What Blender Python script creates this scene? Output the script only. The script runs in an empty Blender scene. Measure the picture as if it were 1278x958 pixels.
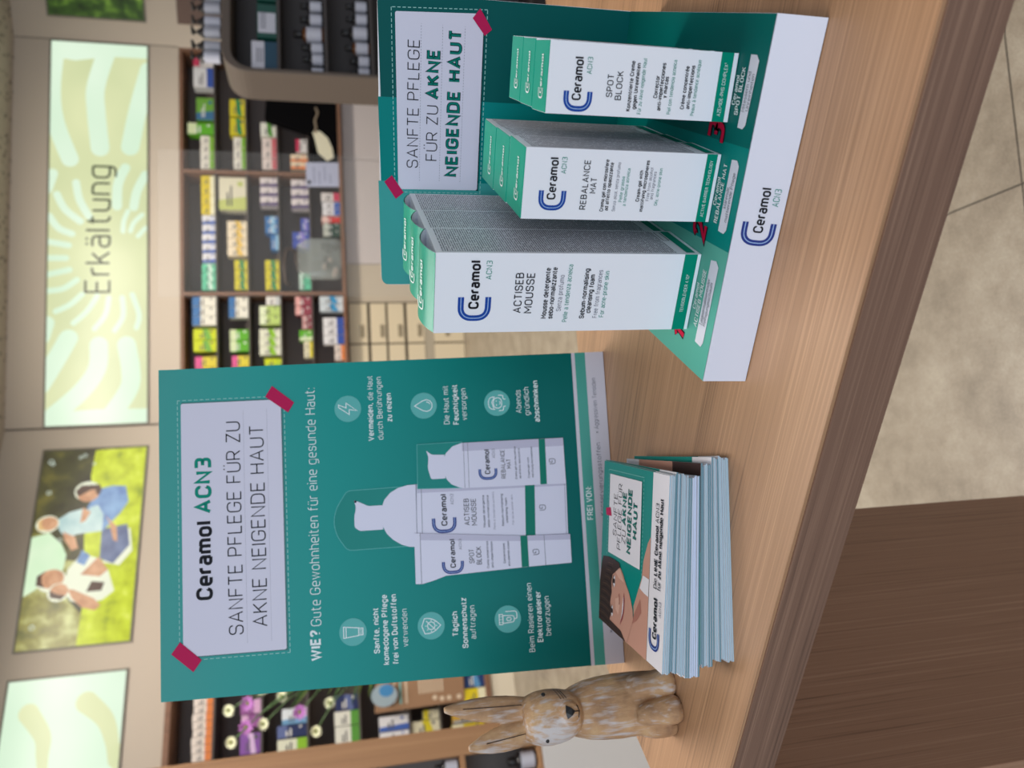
import bpy, bmesh, math, random
from math import sin, cos, radians, pi
from mathutils import Vector, Matrix

scene = bpy.context.scene
COL = scene.collection
RNG = random.Random(7)

# ------------------------------------------------------------------ camera, world, lights, exposure
CH = 0.92                                   # counter height
cam = bpy.data.cameras.new('camera'); cam_ob = bpy.data.objects.new('camera', cam); COL.objects.link(cam_ob)
_y, _p, _r = radians(-25.77578), radians(12.95429), radians(1.85195)
_f = Vector((sin(_y)*cos(_p), cos(_y)*cos(_p), -sin(_p)))
_rt = Vector((cos(_y), -sin(_y), 0)); _dn = _f.cross(_rt)
RT = cos(_r)*_rt + sin(_r)*_dn; DN = -sin(_r)*_rt + cos(_r)*_dn
# the phone was held upright and the picture is stored on its side: image right = down in the place, image up = right
Mx = Matrix((DN, RT, -_f)).transposed().to_4x4(); Mx.translation = Vector((0, 0, CH + 0.2557))
cam_ob.matrix_world = Mx
cam.sensor_fit = 'HORIZONTAL'; cam.sensor_width = 36.0; cam.lens = 36.0*943.6/1278.0
cam.clip_start = 0.01; cam.clip_end = 60
cam.dof.use_dof = True; cam.dof.focus_distance = 0.52; cam.dof.aperture_fstop = cam.lens/1000/0.0033
scene.camera = cam_ob

world = bpy.data.worlds.new('world'); scene.world = world; world.use_nodes = True
WB = world.node_tree.nodes['Background']
WB.inputs[0].default_value = (0.80, 0.87, 1.0, 1); WB.inputs[1].default_value = 0.55

def area(name, loc, target, size, power, color, size_y=None, spread=180):
    l = bpy.data.lights.new(name, 'AREA'); l.energy = power; l.color = color
    l.shape = 'RECTANGLE'; l.size = size; l.size_y = size_y or size; l.spread = radians(spread)
    o = bpy.data.objects.new(name, l); COL.objects.link(o); o.location = loc
    o.rotation_euler = (Vector(target)-Vector(loc)).to_track_quat('-Z', 'Y').to_euler()
    return o
# daylight of the shop front behind the photographer, ceiling lamps over the counter and along the back wall
area('daylight_shop_front', (0.9, -3.4, 2.3), (-0.3, 0.6, 0.9), 3.2, 88, (0.78, 0.88, 1.0), 2.2)
area('ceiling_lamp_counter', (-0.9, 0.9, 3.80), (-0.9, 0.95, 0), 1.3, 34, (1.0, 0.93, 0.86))
area('fill_lamp_aisle', (-1.9, 2.4, 3.80), (-2.2, 2.5, 0), 1.6, 120, (1.0, 0.94, 0.87), None, 120)  # unseen light, added to brighten the aisle floor and left cabinets
area('ceiling_lamp_back', (-1.1, 5.0, 3.80), (-1.9, 6.9, 1.1), 2.6, 72, (1.0, 0.91, 0.80), 0.4, 118)
area('ceiling_lamp_side', (-3.2, 3.7, 3.80), (-4.5, 4.4, 1.0), 1.8, 34, (1.0, 0.92, 0.82), 0.4, 120)

scene.view_settings.view_transform = 'Standard'; scene.view_settings.look = 'None'
scene.view_settings.exposure = 0.0; scene.view_settings.gamma = 1.0
scene.view_settings.use_curve_mapping = False
scene.cycles.max_bounces = 8; scene.cycles.use_denoising = True

# ------------------------------------------------------------------ materials
def lin(c):
    return tuple(((v/255)/12.92 if v/255 <= 0.04045 else ((v/255+0.055)/1.055)**2.4) for v in c)
MATS = {}
def mat(name, rgb, rough=0.5, metallic=0.0, spec=0.5, emit=0.0, trans=0.0, alpha=1.0, bump=0.0, bscale=200.0, vary=0.0, vscale=20.0):
    if name in MATS: return MATS[name]
    m = bpy.data.materials.new(name); m.use_nodes = True; nt = m.node_tree; b = nt.nodes['Principled BSDF']
    c = lin(rgb)+(1,)
    b.inputs['Base Color'].default_value = c; b.inputs['Roughness'].default_value = rough
    b.inputs['Metallic'].default_value = metallic; b.inputs['Specular IOR Level'].default_value = spec
    b.inputs['Transmission Weight'].default_value = trans; b.inputs['Alpha'].default_value = alpha
    if emit:
        b.inputs['Emission Color'].default_value = c; b.inputs['Emission Strength'].default_value = emit
    if bump or vary:
        tc = nt.nodes.new('ShaderNodeTexCoord'); nz = nt.nodes.new('ShaderNodeTexNoise')
        nt.links.new(tc.outputs['Object'], nz.inputs['Vector']); nz.inputs['Scale'].default_value = bscale if bump else vscale
        nz.inputs['Detail'].default_value = 6
        if bump:
            bp = nt.nodes.new('ShaderNodeBump'); bp.inputs['Strength'].default_value = bump; bp.inputs['Distance'].default_value = 0.002
            nt.links.new(nz.outputs['Fac'], bp.inputs['Height']); nt.links.new(bp.outputs['Normal'], b.inputs['Normal'])
        if vary:
            nz2 = nt.nodes.new('ShaderNodeTexNoise'); nt.links.new(tc.outputs['Object'], nz2.inputs['Vector'])
            nz2.inputs['Scale'].default_value = vscale; nz2.inputs['Detail'].default_value = 8
            mx = nt.nodes.new('ShaderNodeMix'); mx.data_type = 'RGBA'
            mx.inputs['A'].default_value = tuple(v*(1-vary) for v in c[:3])+(1,); mx.inputs['B'].default_value = tuple(min(1, v*(1+vary)) for v in c[:3])+(1,)
            nt.links.new(nz2.outputs['Fac'], mx.inputs['Factor']); nt.links.new(mx.outputs['Result'], b.inputs['Base Color'])
    MATS[name] = m
    return m

def ramp_node(nt, stops):
    r = nt.nodes.new('ShaderNodeValToRGB'); e = r.color_ramp.elements
    while len(e) > 1: e.remove(e[-1])
    e[0].position = stops[0][0]; e[0].color = lin(stops[0][1])+(1,)
    for p, c in stops[1:]:
        k = e.new(p); k.color = lin(c)+(1,)
    return r

def wood(name, light, mid, dark, axis='X', fine=300.0, broad=14.0, rough=0.42, stretch=0.012):
    """laminate with fine parallel grain running along one axis"""
    if name in MATS: return MATS[name]
    m = bpy.data.materials.new(name); m.use_nodes = True; nt = m.node_tree; b = nt.nodes['Principled BSDF']
    tc = nt.nodes.new('ShaderNodeTexCoord')
    def layer(scale, st, detail):
        mp = nt.nodes.new('ShaderNodeMapping'); s = [scale]*3; s['XYZ'.index(axis)] = scale*st
        mp.inputs['Scale'].default_value = s
        nt.links.new(tc.outputs['Object'], mp.inputs['Vector'])
        n = nt.nodes.new('ShaderNodeTexNoise'); n.inputs['Scale'].default_value = 1.0; n.inputs['Detail'].default_value = detail
        n.inputs['Roughness'].default_value = 0.62; n.inputs['Distortion'].default_value = 0.15
        nt.links.new(mp.outputs['Vector'], n.inputs['Vector'])
        return n
    a = layer(fine, stretch, 5); c = layer(broad, 0.07, 4)
    mx = nt.nodes.new('ShaderNodeMath'); mx.operation = 'MULTIPLY_ADD'; mx.inputs[1].default_value = 0.66
    m2 = nt.nodes.new('ShaderNodeMath'); m2.operation = 'MULTIPLY'; m2.inputs[1].default_value = 0.34
    nt.links.new(c.outputs['Fac'], m2.inputs[0]); nt.links.new(a.outputs['Fac'], mx.inputs[0]); nt.links.new(m2.outputs[0], mx.inputs[2])
    r = ramp_node(nt, [(0.33, dark), (0.47, mid), (0.53, mid), (0.66, light)])
    nt.links.new(mx.outputs[0], r.inputs['Fac']); nt.links.new(r.outputs['Color'], b.inputs['Base Color'])
    bp = nt.nodes.new('ShaderNodeBump'); bp.inputs['Strength'].default_value = 0.12; bp.inputs['Distance'].default_value = 0.001
    nt.links.new(a.outputs['Fac'], bp.inputs['Height']); nt.links.new(bp.outputs['Normal'], b.inputs['Normal'])
    b.inputs['Roughness'].default_value = rough
    MATS[name] = m
    return m

def print_fade_with_sheen(name, stops, lo, hi, axis=2, rough=0.38):
    """a printed colour fade with reflected light painted in, over the sheet, in the sheet's own coordinates"""
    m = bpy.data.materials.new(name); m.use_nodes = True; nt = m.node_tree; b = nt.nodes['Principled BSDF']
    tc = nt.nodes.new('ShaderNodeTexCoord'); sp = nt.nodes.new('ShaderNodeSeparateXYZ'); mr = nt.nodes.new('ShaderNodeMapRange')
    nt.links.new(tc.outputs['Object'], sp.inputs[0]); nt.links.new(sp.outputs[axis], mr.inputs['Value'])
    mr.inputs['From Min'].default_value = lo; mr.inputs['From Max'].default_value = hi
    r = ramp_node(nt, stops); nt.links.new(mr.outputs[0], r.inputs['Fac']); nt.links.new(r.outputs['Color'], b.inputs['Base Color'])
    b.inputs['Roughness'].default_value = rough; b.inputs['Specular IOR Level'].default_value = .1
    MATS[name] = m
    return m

W_TOP = wood('counter_oak', (200, 158, 122), (174, 134, 100), (112, 80, 56), 'X', 560, 16, stretch=.007)
W_EDGE = wood('edge_walnut', (150, 118, 98), (124, 94, 78), (78, 56, 46), 'X', 560, 24, stretch=.007)
W_PANEL = wood('panel_walnut', (176, 138, 112), (152, 114, 90), (112, 80, 62), 'Z', 380, 18, stretch=.008)
W_SHELF = wood('shelf_walnut', (150, 112, 88), (132, 96, 74), (100, 72, 56), 'Z', 60, 6)
W_POST = wood('post_oak', (176, 136, 98), (160, 120, 84), (134, 98, 68), 'Z', 40, 5)
M_WHITE = mat('card_white', (222, 224, 236), 0.42)
M_BOX = mat('carton_white', (240, 243, 249), 0.40, spec=.3)
M_PAPER = mat('paper_white', (214, 212, 228), 0.55)
M_EDGEW = mat('card_edge', (232, 232, 236), 0.6)
M_BLACK = mat('ink_black', (30, 30, 36), 0.5, spec=0.1)
M_DARK = mat('ink_dark', (48, 48, 58), 0.5, spec=0.1)
M_GREY = mat('ink_grey', (112, 114, 128), 0.5)
M_TEAL = mat('ink_teal', (0, 138, 118), 0.42, spec=0.1)
M_TEALD = mat('ink_teal_deep', (0, 122, 108), 0.4, spec=0.1)
M_GREEN = mat('carton_green', (0, 158, 130), 0.34, spec=.16)
M_GREENB = mat('carton_band_green', (0, 138, 112), 0.35, spec=0.1)
M_PINK = mat('tape_magenta', (186, 28, 84), 0.5, spec=0.1)
M_RED = mat('numeral_red', (206, 20, 66), 0.5, spec=0.1)
M_BLUE = mat('logo_blue', (32, 74, 160), 0.4, spec=0.1)
M_BLUED = mat('logo_navy', (46, 62, 134), 0.4, spec=0.1)
M_WINK = mat('ink_white', (226, 238, 238), 0.5)
M_WLINE = mat('ink_mint', (150, 206, 200), 0.5)
M_Z1 = mat('print_mint', (92, 178, 160), 0.40, spec=0.1)
M_Z2 = mat('print_teal', (0, 134, 126), 0.40, spec=0.1)
M_Z3 = mat('print_petrol', (0, 104, 98), 0.40, spec=0.1)
M_P1 = mat('panel_mint', (66, 160, 156), 0.42, spec=0.1)
M_P2 = mat('panel_teal', (0, 130, 126), 0.42, spec=0.1)
M_P3 = mat('panel_petrol', (0, 86, 84), 0.42, spec=0.1)
M_ICON = mat('print_icon', (96, 180, 176), 0.42, spec=0.1)
M_DARKTEAL = mat('print_outline', (0, 62, 62), 0.45, spec=0.1)

# ------------------------------------------------------------------ tagging helpers
def empty(name, loc=(0, 0, 0), rz=0.0):
    o = bpy.data.objects.new(name, None); COL.objects.link(o); o.location = loc; o.rotation_euler = (0, 0, rz)
    o.empty_display_size = 0.05
    return o
def tag(o, label, cat, group=None):
    o['label'] = label; o['category'] = cat
    if group: o['group'] = group
    return o
def thing(name, label, cat, loc=(0, 0, 0), rz=0.0, group=None):
    return tag(empty(name, loc, rz), label, cat, group)
def structure(o):
    o['kind'] = 'structure'; return o

class Frame:
    """a printed face: origin, right, up and outward, lengths given in millimetres"""
    def __init__(s, O, X, Y):
        s.O = Vector(O); s.X = Vector(X).normalized(); s.Y = Vector(Y).normalized(); s.N = s.X.cross(s.Y)
    def p(s, x, y, d=0.0): return s.O + s.X*(x*.001) + s.Y*(y*.001) + s.N*d

class MB:
    def __init__(s): s.v = []; s.f = []; s.m = []; s.mats = []; s.smooth = []
    def mi(s, m):
        if m not in s.mats: s.mats.append(m)
        return s.mats.index(m)
    def face(s, pts, m, smooth=False):
        n = len(s.v); s.v += [Vector(p) for p in pts]; s.f.append(list(range(n, n+len(pts)))); s.m.append(s.mi(m)); s.smooth.append(smooth)
    def mesh(s, verts, faces, m, smooth=False):
        n = len(s.v); s.v += [Vector(p) for p in verts]
        k = s.mi(m)
        for f in faces: s.f.append([n+i for i in f]); s.m.append(k); s.smooth.append(smooth)
    def box(s, a, b, m, mtx=None, ms=None):
        x0, y0, z0 = a; x1, y1, z1 = b
        V = [Vector(c) for c in ((x0,y0,z0),(x1,y0,z0),(x1,y1,z0),(x0,y1,z0),(x0,y0,z1),(x1,y0,z1),(x1,y1,z1),(x0,y1,z1))]
        if mtx: V = [mtx @ q for q in V]
        s.mesh(V, [(0,3,2,1),(4,5,6,7),(0,1,5,4),(1,2,6,5),(2,3,7,6),(3,0,4,7)], m)
    def prism(s, poly, d, m, side=None):
        """poly: list of Vector (one face), d: extrusion vector"""
        n = len(poly); A = [Vector(p) for p in poly]; B = [p+Vector(d) for p in A]
        s.mesh(A+B, [tuple(range(n))[::-1], tuple(range(n, 2*n))], m)
        s.mesh(A+B, [(i, (i+1) % n, n+(i+1) % n, n+i) for i in range(n)], side or m)
    def rings(s, R, m, smooth=True, cap=True):
        n = len(R[0]); V = [p for r in R for p in r]
        F = [(i*n+j, i*n+(j+1) % n, (i+1)*n+(j+1) % n, (i+1)*n+j) for i in range(len(R)-1) for j in range(n)]
        if cap: F += [tuple(range(n))[::-1], tuple(range((len(R)-1)*n, len(R)*n))]
        s.mesh(V, F, m, smooth)
    def lathe(s, c, prof, m, n=24, smooth=True, sx=1.0, sy=1.0):
        c = Vector(c)
        s.rings([[c+Vector((r*sx*cos(2*pi*k/n), r*sy*sin(2*pi*k/n), z)) for k in range(n)] for r, z in prof], m, smooth)
    def tube(s, pts, r, m, n=8, r2=None):
        pts = [Vector(p) for p in pts]; R = []
        for i, p in enumerate(pts):
            d = (pts[min(i+1, len(pts)-1)]-pts[max(i-1, 0)]).normalized()
            a = d.cross(Vector((0.3, 0.2, 1))).normalized(); b = d.cross(a)
            rr = r if r2 is None else r+(r2-r)*i/(len(pts)-1)
            R.append([p+rr*(cos(2*pi*k/n)*a+sin(2*pi*k/n)*b) for k in range(n)])
        s.rings(R, m)
    # --- print
    def poly(s, fr, pts, m, d=0.0002): s.face([fr.p(x, y, d) for x, y in pts], m)
    def disc(s, fr, cx, cy, r, m, d=0.0002, n=32, ry=None):
        s.poly(fr, [(cx+r*cos(2*pi*k/n), cy+(ry or r)*sin(2*pi*k/n)) for k in range(n)], m, d)
    def line(s, fr, pts, t, m, d=0.0003, closed=False):
        strip(s, fr, pts, t, m, d, closed)
    def dash(s, fr, a, b, t, on, off, m, d=0.0003):
        A = Vector(a); B = Vector(b); L = (B-A).length; u = (B-A)/L; q = 0
        while q < L:
            e = min(L, q+on); s.line(fr, [tuple(A+u*q), tuple(A+u*e)], t, m, d); q += on+off
    def build(s, name, parent=None, bevel=0.0, loc=None, mirror_world=None, seg=2):
        me = bpy.data.meshes.new(name); me.from_pydata([tuple(v) for v in s.v], [], s.f)
        for m in s.mats: me.materials.append(m)
        me.polygons.foreach_set('material_index', s.m); me.polygons.foreach_set('use_smooth', s.smooth)
        me.update()
        o = bpy.data.objects.new(name, me); COL.objects.link(o)
        if parent: o.parent = parent
        if loc: o.location = loc
        if bevel:
            b = o.modifiers.new('bevel', 'BEVEL'); b.width = bevel; b.segments = seg; b.limit_method = 'ANGLE'
        return o

def strip(mb, fr, pts, t, m, d, closed=False):
    P = [Vector((p[0], p[1])) for p in pts]; n = len(P)
    if n < 2: return
    L = []; Rr = []
    for i in range(n):
        if closed: a = P[i-1]; b = P[(i+1) % n]
        else: a = P[max(i-1, 0)]; b = P[min(i+1, n-1)]
        d1 = (P[i]-a); d2 = (b-P[i])
        if d1.length < 1e-9: d1 = d2
        if d2.length < 1e-9: d2 = d1
        if d1.length < 1e-9: d1 = d2 = Vector((1, 0))
        d1.normalize(); d2.normalize()
        n1 = Vector((-d1.y, d1.x)); n2 = Vector((-d2.y, d2.x)); nn = n1+n2
        if nn.length < 0.3: nn = n1
        nn.normalize(); k = 1/max(0.5, nn.dot(n1))
        L.append(P[i]+nn*t/2*k); Rr.append(P[i]-nn*t/2*k)
    V = [fr.p(q.x, q.y, d) for q in L]+[fr.p(q.x, q.y, d) for q in Rr]
    rng = range(n) if closed else range(n-1)
    mb.mesh(V, [(n+i, n+(i+1) % n, (i+1) % n, i) for i in rng], m)

def rounded(pts, closed=False, k=5):
    out = []; n = len(pts)
    for i, p in enumerate(pts):
        r = p[2] if len(p) > 2 else 0; q = Vector(p[:2])
        if r == 0 or (not closed and i in (0, n-1)): out.append(q); continue
        a = Vector(pts[i-1][:2]); b = Vector(pts[(i+1) % n][:2])
        la = (a-q).length; lb = (b-q).length
        def lim(l, o): return l*(0.5 if len(pts[o]) > 2 and (closed or o not in (0, n-1)) else 1.0)
        rr = min(r, lim(la, i-1), lim(lb, (i+1) % n))
        A = q+(a-q).normalized()*rr; B = q+(b-q).normalized()*rr
        for j in range(k+1):
            t = j/k; w = 0.62     # a little squarer than a circle, like the lettering on the packs
            c1 = A+(q-A)*w; c2 = B+(q-B)*w
            out.append(A*(1-t)**3+c1*3*t*(1-t)**2+c2*3*t*t*(1-t)+B*t**3)
    return out

# ------------------------------------------------------------------ lettering: monoline glyphs, cap height 1
h = .73
_O = lambda w, t, r: ([(0, t, r), (w, t, r), (w, 0, r), (0, 0, r)], 1)
GL = {
'A': (.66, [([(0,0),(.33,1),(.66,0)],0), ([(.12,.32),(.54,.32)],0)]),
'B': (.56, [([(0,.53),(.52,.53,.24),(.52,1,.24),(0,1),(0,0),(.56,0,.25),(.56,.53,.25),(.4,.53)],0)]),
'C': (.6, [([(.6,.74),(.6,1,.28),(0,1,.28),(0,0,.28),(.6,0,.28),(.6,.26)],0)]),
'D': (.6, [([(0,0),(0,1),(.6,1,.34),(.6,0,.34)],1)]),
'E': (.5, [([(.5,1),(0,1),(0,0),(.5,0)],0), ([(0,.52),(.44,.52)],0)]),
'F': (.5, [([(.5,1),(0,1),(0,0)],0), ([(0,.5),(.44,.5)],0)]),
'G': (.62, [([(.62,.76),(.62,1,.28),(0,1,.28),(0,0,.28),(.62,0,.28),(.62,.48),(.34,.48)],0)]),
'H': (.6, [([(0,0),(0,1)],0), ([(.6,0),(.6,1)],0), ([(0,.52),(.6,.52)],0)]),
'I': (0, [([(0,0),(0,1)],0)]),
'J': (.42, [([(.42,1),(.42,0,.22),(0,0,.22),(0,.25)],0)]),
'K': (.56, [([(0,0),(0,1)],0), ([(.53,1),(.02,.45)],0), ([(.19,.62),(.57,0)],0)]),
'L': (.46, [([(0,1),(0,0),(.46,0)],0)]),
'M': (.76, [([(0,0),(0,1),(.38,.32),(.76,1),(.76,0)],0)]),
'N': (.6, [([(0,0),(0,1),(.6,0),(.6,1)],0)]),
'O': (.62, [_O(.62,1,.3)]),
'P': (.54, [([(0,0),(0,1),(.54,1,.25),(.54,.44,.25),(0,.44)],0)]),
'Q': (.62, [_O(.62,1,.3), ([(.4,.2),(.64,-.06)],0)]),
'R': (.56, [([(0,0),(0,1),(.54,1,.25),(.54,.44,.25),(0,.44)],0), ([(.3,.44),(.57,0)],0)]),
'S': (.56, [([(.56,.76),(.56,1,.24),(0,1,.24),(0,.52,.23),(.56,.52,.23),(.56,0,.24),(0,0,.24),(0,.24)],0)]),
'T': (.56, [([(0,1),(.56,1)],0), ([(.28,1),(.28,0)],0)]),
'U': (.6, [([(0,1),(0,0,.28),(.6,0,.28),(.6,1)],0)]),
'V': (.62, [([(0,1),(.31,0),(.62,1)],0)]),
'W': (.92, [([(0,1),(.24,0),(.46,.9),(.68,0),(.92,1)],0)]),
'X': (.58, [([(0,1),(.58,0)],0), ([(0,0),(.58,1)],0)]),
'Y': (.58, [([(0,1),(.29,.46),(.58,1)],0), ([(.29,.46),(.29,0)],0)]),
'Z': (.54, [([(0,1),(.54,1),(0,0),(.54,0)],0)]),
'a': (.46, [([(.02,h),(.46,h,.2),(.46,0)],0), ([(.46,.42),(0,.42,.2),(0,0,.2),(.46,0)],0)]),
'b': (.5, [([(0,1),(0,0)],0), ([(0,h,.1),(.5,h,.24),(.5,0,.24),(0,0,.1)],1)]),
'c': (.44, [([(.44,.54),(.44,h,.22),(0,h,.24),(0,0,.24),(.44,0,.22),(.44,.19)],0)]),
'd': (.5, [([(.5,1),(.5,0)],0), ([(0,h,.24),(.5,h,.1),(.5,0,.1),(0,0,.24)],1)]),
'e': (.48, [([(0,.36),(.48,.36),(.48,h,.23),(0,h,.24),(0,0,.24),(.46,0)],0)]),
'f': (.32, [([(.1,0),(.1,1,.2),(.34,1)],0), ([(0,.7),(.32,.7)],0)]),
'g': (.5, [([(0,h,.24),(.5,h,.1),(.5,0,.1),(0,0,.24)],1), ([(.5,h),(.5,-.25,.22),(.05,-.25)],0)]),
'h': (.48, [([(0,0),(0,1)],0), ([(0,h,.05),(.48,h,.24),(.48,0)],0)]),
'i': (0, [([(0,0),(0,h)],0), ([(0,.92),(0,1.03)],0)]),
'j': (.1, [([(.1,h),(.1,-.25,.14),(-.06,-.25)],0), ([(.1,.92),(.1,1.03)],0)]),
'k': (.46, [([(0,0),(0,1)],0), ([(.43,h),(.02,.31)],0), ([(.16,.45),(.46,0)],0)]),
'l': (0.04, [([(0,0),(0,1)],0)]),
'm': (.8, [([(0,0),(0,h)],0), ([(0,h,.05),(.4,h,.2),(.4,0)],0), ([(.4,h,.05),(.8,h,.2),(.8,0)],0)]),
'n': (.48, [([(0,0),(0,h)],0), ([(0,h,.05),(.48,h,.24),(.48,0)],0)]),
'o': (.5, [_O(.5,h,.24)]),
'p': (.5, [([(0,h),(0,-.25)],0), ([(0,h,.1),(.5,h,.24),(.5,0,.24),(0,0,.1)],1)]),
'q': (.5, [([(.5,h),(.5,-.25)],0), ([(0,h,.24),(.5,h,.1),(.5,0,.1),(0,0,.24)],1)]),
'r': (.24, [([(0,0),(0,h)],0), ([(0,.5),(0,h,.2),(.3,h)],0)]),
's': (.42, [([(.42,.57),(.42,h,.17),(0,h,.17),(0,.38,.17),(.42,.38,.17),(.42,0,.17),(0,0,.17),(0,.16)],0)]),
't': (.32, [([(.1,.95),(.1,0,.2),(.32,0)],0), ([(0,h),(.3,h)],0)]),
'u': (.48, [([(0,h),(0,0,.24),(.48,0,.05)],0), ([(.48,h),(.48,0)],0)]),
'v': (.48, [([(0,h),(.24,0),(.48,h)],0)]),
'w': (.74, [([(0,h),(.19,0),(.37,h),(.55,0),(.74,h)],0)]),
'x': (.46, [([(0,h),(.46,0)],0), ([(0,0),(.46,h)],0)]),
'y': (.48, [([(0,h),(.25,0)],0), ([(.48,h),(.17,-.25)],0)]),
'z': (.44, [([(0,h),(.44,h),(0,0),(.44,0)],0)]),
'0': (.56, [_O(.56,1,.28)]),
'1': (.3, [([(0,.74),(.26,1),(.26,0)],0)]),
'2': (.54, [([(0,.74),(0,1,.26),(.54,1,.26),(.54,.55,.2),(0,0),(.54,0)],0)]),
'3': (.54, [([(0,1),(.54,1,.2),(.54,.52,.2),(.16,.52)],0), ([(.3,.52),(.54,.52,.2),(.54,0,.22),(0,0)],0)]),
'4': (.56, [([(.4,0),(.4,1),(0,.28),(.56,.28)],0)]),
'?': (.46, [([(0,.78),(0,1,.24),(.46,1,.24),(.46,.6,.2),(.22,.42),(.22,.26)],0), ([(.22,.06),(.22,-.03)],0)]),
':': (.02, [([(0,.05),(0,-.04)],0), ([(0,.62),(0,.53)],0)]),
'.': (.02, [([(0,.05),(0,-.04)],0)]),
',': (.04, [([(.03,.05),(-.02,-.16)],0)]),
'-': (.28, [([(0,.38),(.28,.38)],0)]),
'×': (.42, [([(0,.62),(.42,.14)],0), ([(0,.14),(.42,.62)],0)]),
' ': (.16, []),
}
def _sup(c, s=.5, y=.52):
    w, st = GL[c]
    return (w*s, [([(p[0]*s, p[1]*s+y)+((p[2]*s,) if len(p) > 2 else ()) for p in pts], cl) for pts, cl in st])
GL['²'] = _sup('2'); GL['¹'] = _sup('1')
for u, b, y, x0, x1 in (('Ü','U',1.2,.18,.42), ('ä','a',.96,.12,.34), ('ü','u',.96,.12,.36), ('ö','o',.96,.13,.37)):
    w, st = GL[b]; GL[u] = (w, st+[([(x0,y-.05),(x0,y+.05)],0), ([(x1,y-.05),(x1,y+.05)],0)])
GL['è'] = (GL['e'][0], GL['e'][1]+[([(.14,1.06),(.3,.88)],0)])
GL['é'] = (GL['e'][0], GL['e'][1]+[([(.34,1.06),(.18,.88)],0)])
GL['à'] = (GL['a'][0], GL['a'][1]+[([(.14,1.06),(.3,.88)],0)])
WT = {'l': .085, 'r': .12, 'm': .14, 'b': .235}

def text(mb, fr, s, x, y, width, cap, m, wt='r', d=0.0003, th=None, slant=0.0):
    th = th or (.2 if wt == 'b' and cap < 6.5 else WT[wt]); sp = .15+th*.78 if th > .15 else .17+th*.9
    tot = 0
    for i, c in enumerate(s): tot += GL[c][0]+(sp if i < len(s)-1 else 0)
    tot += th
    sy = cap/(1+th); sx = width/tot; cx = th/2
    for c in s:
        w, st = GL[c]
        for pts, cl in st:
            P = rounded(pts, bool(cl))
            Q = [((p.x+cx+slant*p.y)*sx+x, (p.y+th/2)*sy+y) for p in P]
            # stroke outline computed in print space so the weight stays even
            strip(mb, fr, Q, th*(sx+sy)/2, m, d, bool(cl))
        cx += w+sp

INK = {'k': M_BLACK, 't': M_TEAL, 'w': M_WINK, 'g': M_GREY}
def texts(mb, fr, items, d=0.0003):
    for s, x, y, w, cap, st in items:
        if st == 'ob':
            text(mb, fr, s, x, y, w, cap, M_DARKTEAL, 'b', d, th=.28); text(mb, fr, s, x+.6, y+.6, w-1.2, cap-1.2, M_TEALD, 'b', d+.00012, th=.14)
        else:
            text(mb, fr, s, x, y, w, cap, INK[st[0]], st[1], d)

def clogo(mb, fr, x0, y0, x1, y1, t=None, m=None, d=0.0003):
    """the open double-stroke C: x0 left, x1 where both arms end"""
    t = t or (y1-y0)*.18; m = m or M_BLUE; r = (y1-y0)*.34
    p = rounded([(x1, y1-t/2), (x0+t/2, y1-t/2, r), (x0+t/2, y0+t/2, r), (x1, y0+t/2)], False, 7)
    P = [(q.x, q.y) for q in p]
    strip(mb, fr, P, t, m, d); strip(mb, fr, P, t*.16, MATS.get('logo_light') or mat('logo_light', (150, 180, 226), .4), d+.0001)

# ------------------------------------------------------------------ room shell
SEAM = Vector((-3.2476, 6.1449, 0))
def wallframe(origin, az):
    a = radians(az); return origin, Vector((cos(a), -sin(a), 0)), Vector((sin(a), cos(a), 0))
WA = wallframe(SEAM, -33.3); WP = wallframe(SEAM, -52.3)
SEAMB = SEAM+WA[1]*3.455; WBk = wallframe(SEAMB, -14.0)
CEIL = 3.84
def wp(W, s, d, z): return W[0]+W[1]*s+W[2]*d+Vector((0, 0, z))      # s along the wall, d behind it, z up
def rz_of(W): return math.atan2(W[1].y, W[1].x)

def wall_mat():
    m = mat('wall_paint', (206, 194, 178), 0.7, bump=0.05, bscale=60); return m
WALL = wall_mat()
for nm, W, s0, s1 in (('wall_left', WP, -7.2, 0.0), ('wall_right', WBk, 0.0, 4.6)):
    b = MB(); b.prism([wp(W, s0, 0, 0), wp(W, s1, 0, 0), wp(W, s1, 0, CEIL), wp(W, s0, 0, CEIL)], W[2]*.12, WALL)
    structure(b.build(nm))
# the back wall steps back below 2.5 m, where shelving and cupboards are built in
pf = [(0, 2.499), (0, CEIL), (.62, CEIL), (.62, 0), (.50, 0), (.50, 2.499)]
b = MB(); b.prism([wp(WA, 0.012, d, z) for d, z in pf][::-1], WA[1]*3.443, WALL); structure(b.build('wall_back'))
sm = mat('seam_shadow_gap', (120, 112, 102), .8)
for i, (W, s) in enumerate(((WA, 0.012), (WA, 3.46))):
    b = MB(); b.prism([wp(W, s-.004, -.003, 2.5), wp(W, s+.004, -.003, 2.5), wp(W, s+.004, -.003, CEIL), wp(W, s-.004, -.003, CEIL)], W[2]*.003, sm)
    structure(b.build('trim_%d' % (i+1)))

def ceiling_mat():
    m = bpy.data.materials.new('acoustic_ceiling'); m.use_nodes = True; nt = m.node_tree; b = nt.nodes['Principled BSDF']
    tc = nt.nodes.new('ShaderNodeTexCoord'); v = nt.nodes.new('ShaderNodeTexVoronoi'); v.inputs['Scale'].default_value = 16
    nt.links.new(tc.outputs['Object'], v.inputs['Vector'])
    r = ramp_node(nt, [(0.0, (96, 88, 80)), (0.22, (110, 100, 92)), (0.3, (190, 180, 168)), (1, (196, 186, 174))])
    nt.links.new(v.outputs['Distance'], r.inputs['Fac']); nt.links.new(r.outputs['Color'], b.inputs['Base Color'])
    b.inputs['Roughness'].default_value = .9
    return m
b = MB(); b.box((-9, -2.2, CEIL), (5.5, 11, CEIL+.1), ceiling_mat()); structure(b.build('ceiling'))

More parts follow.
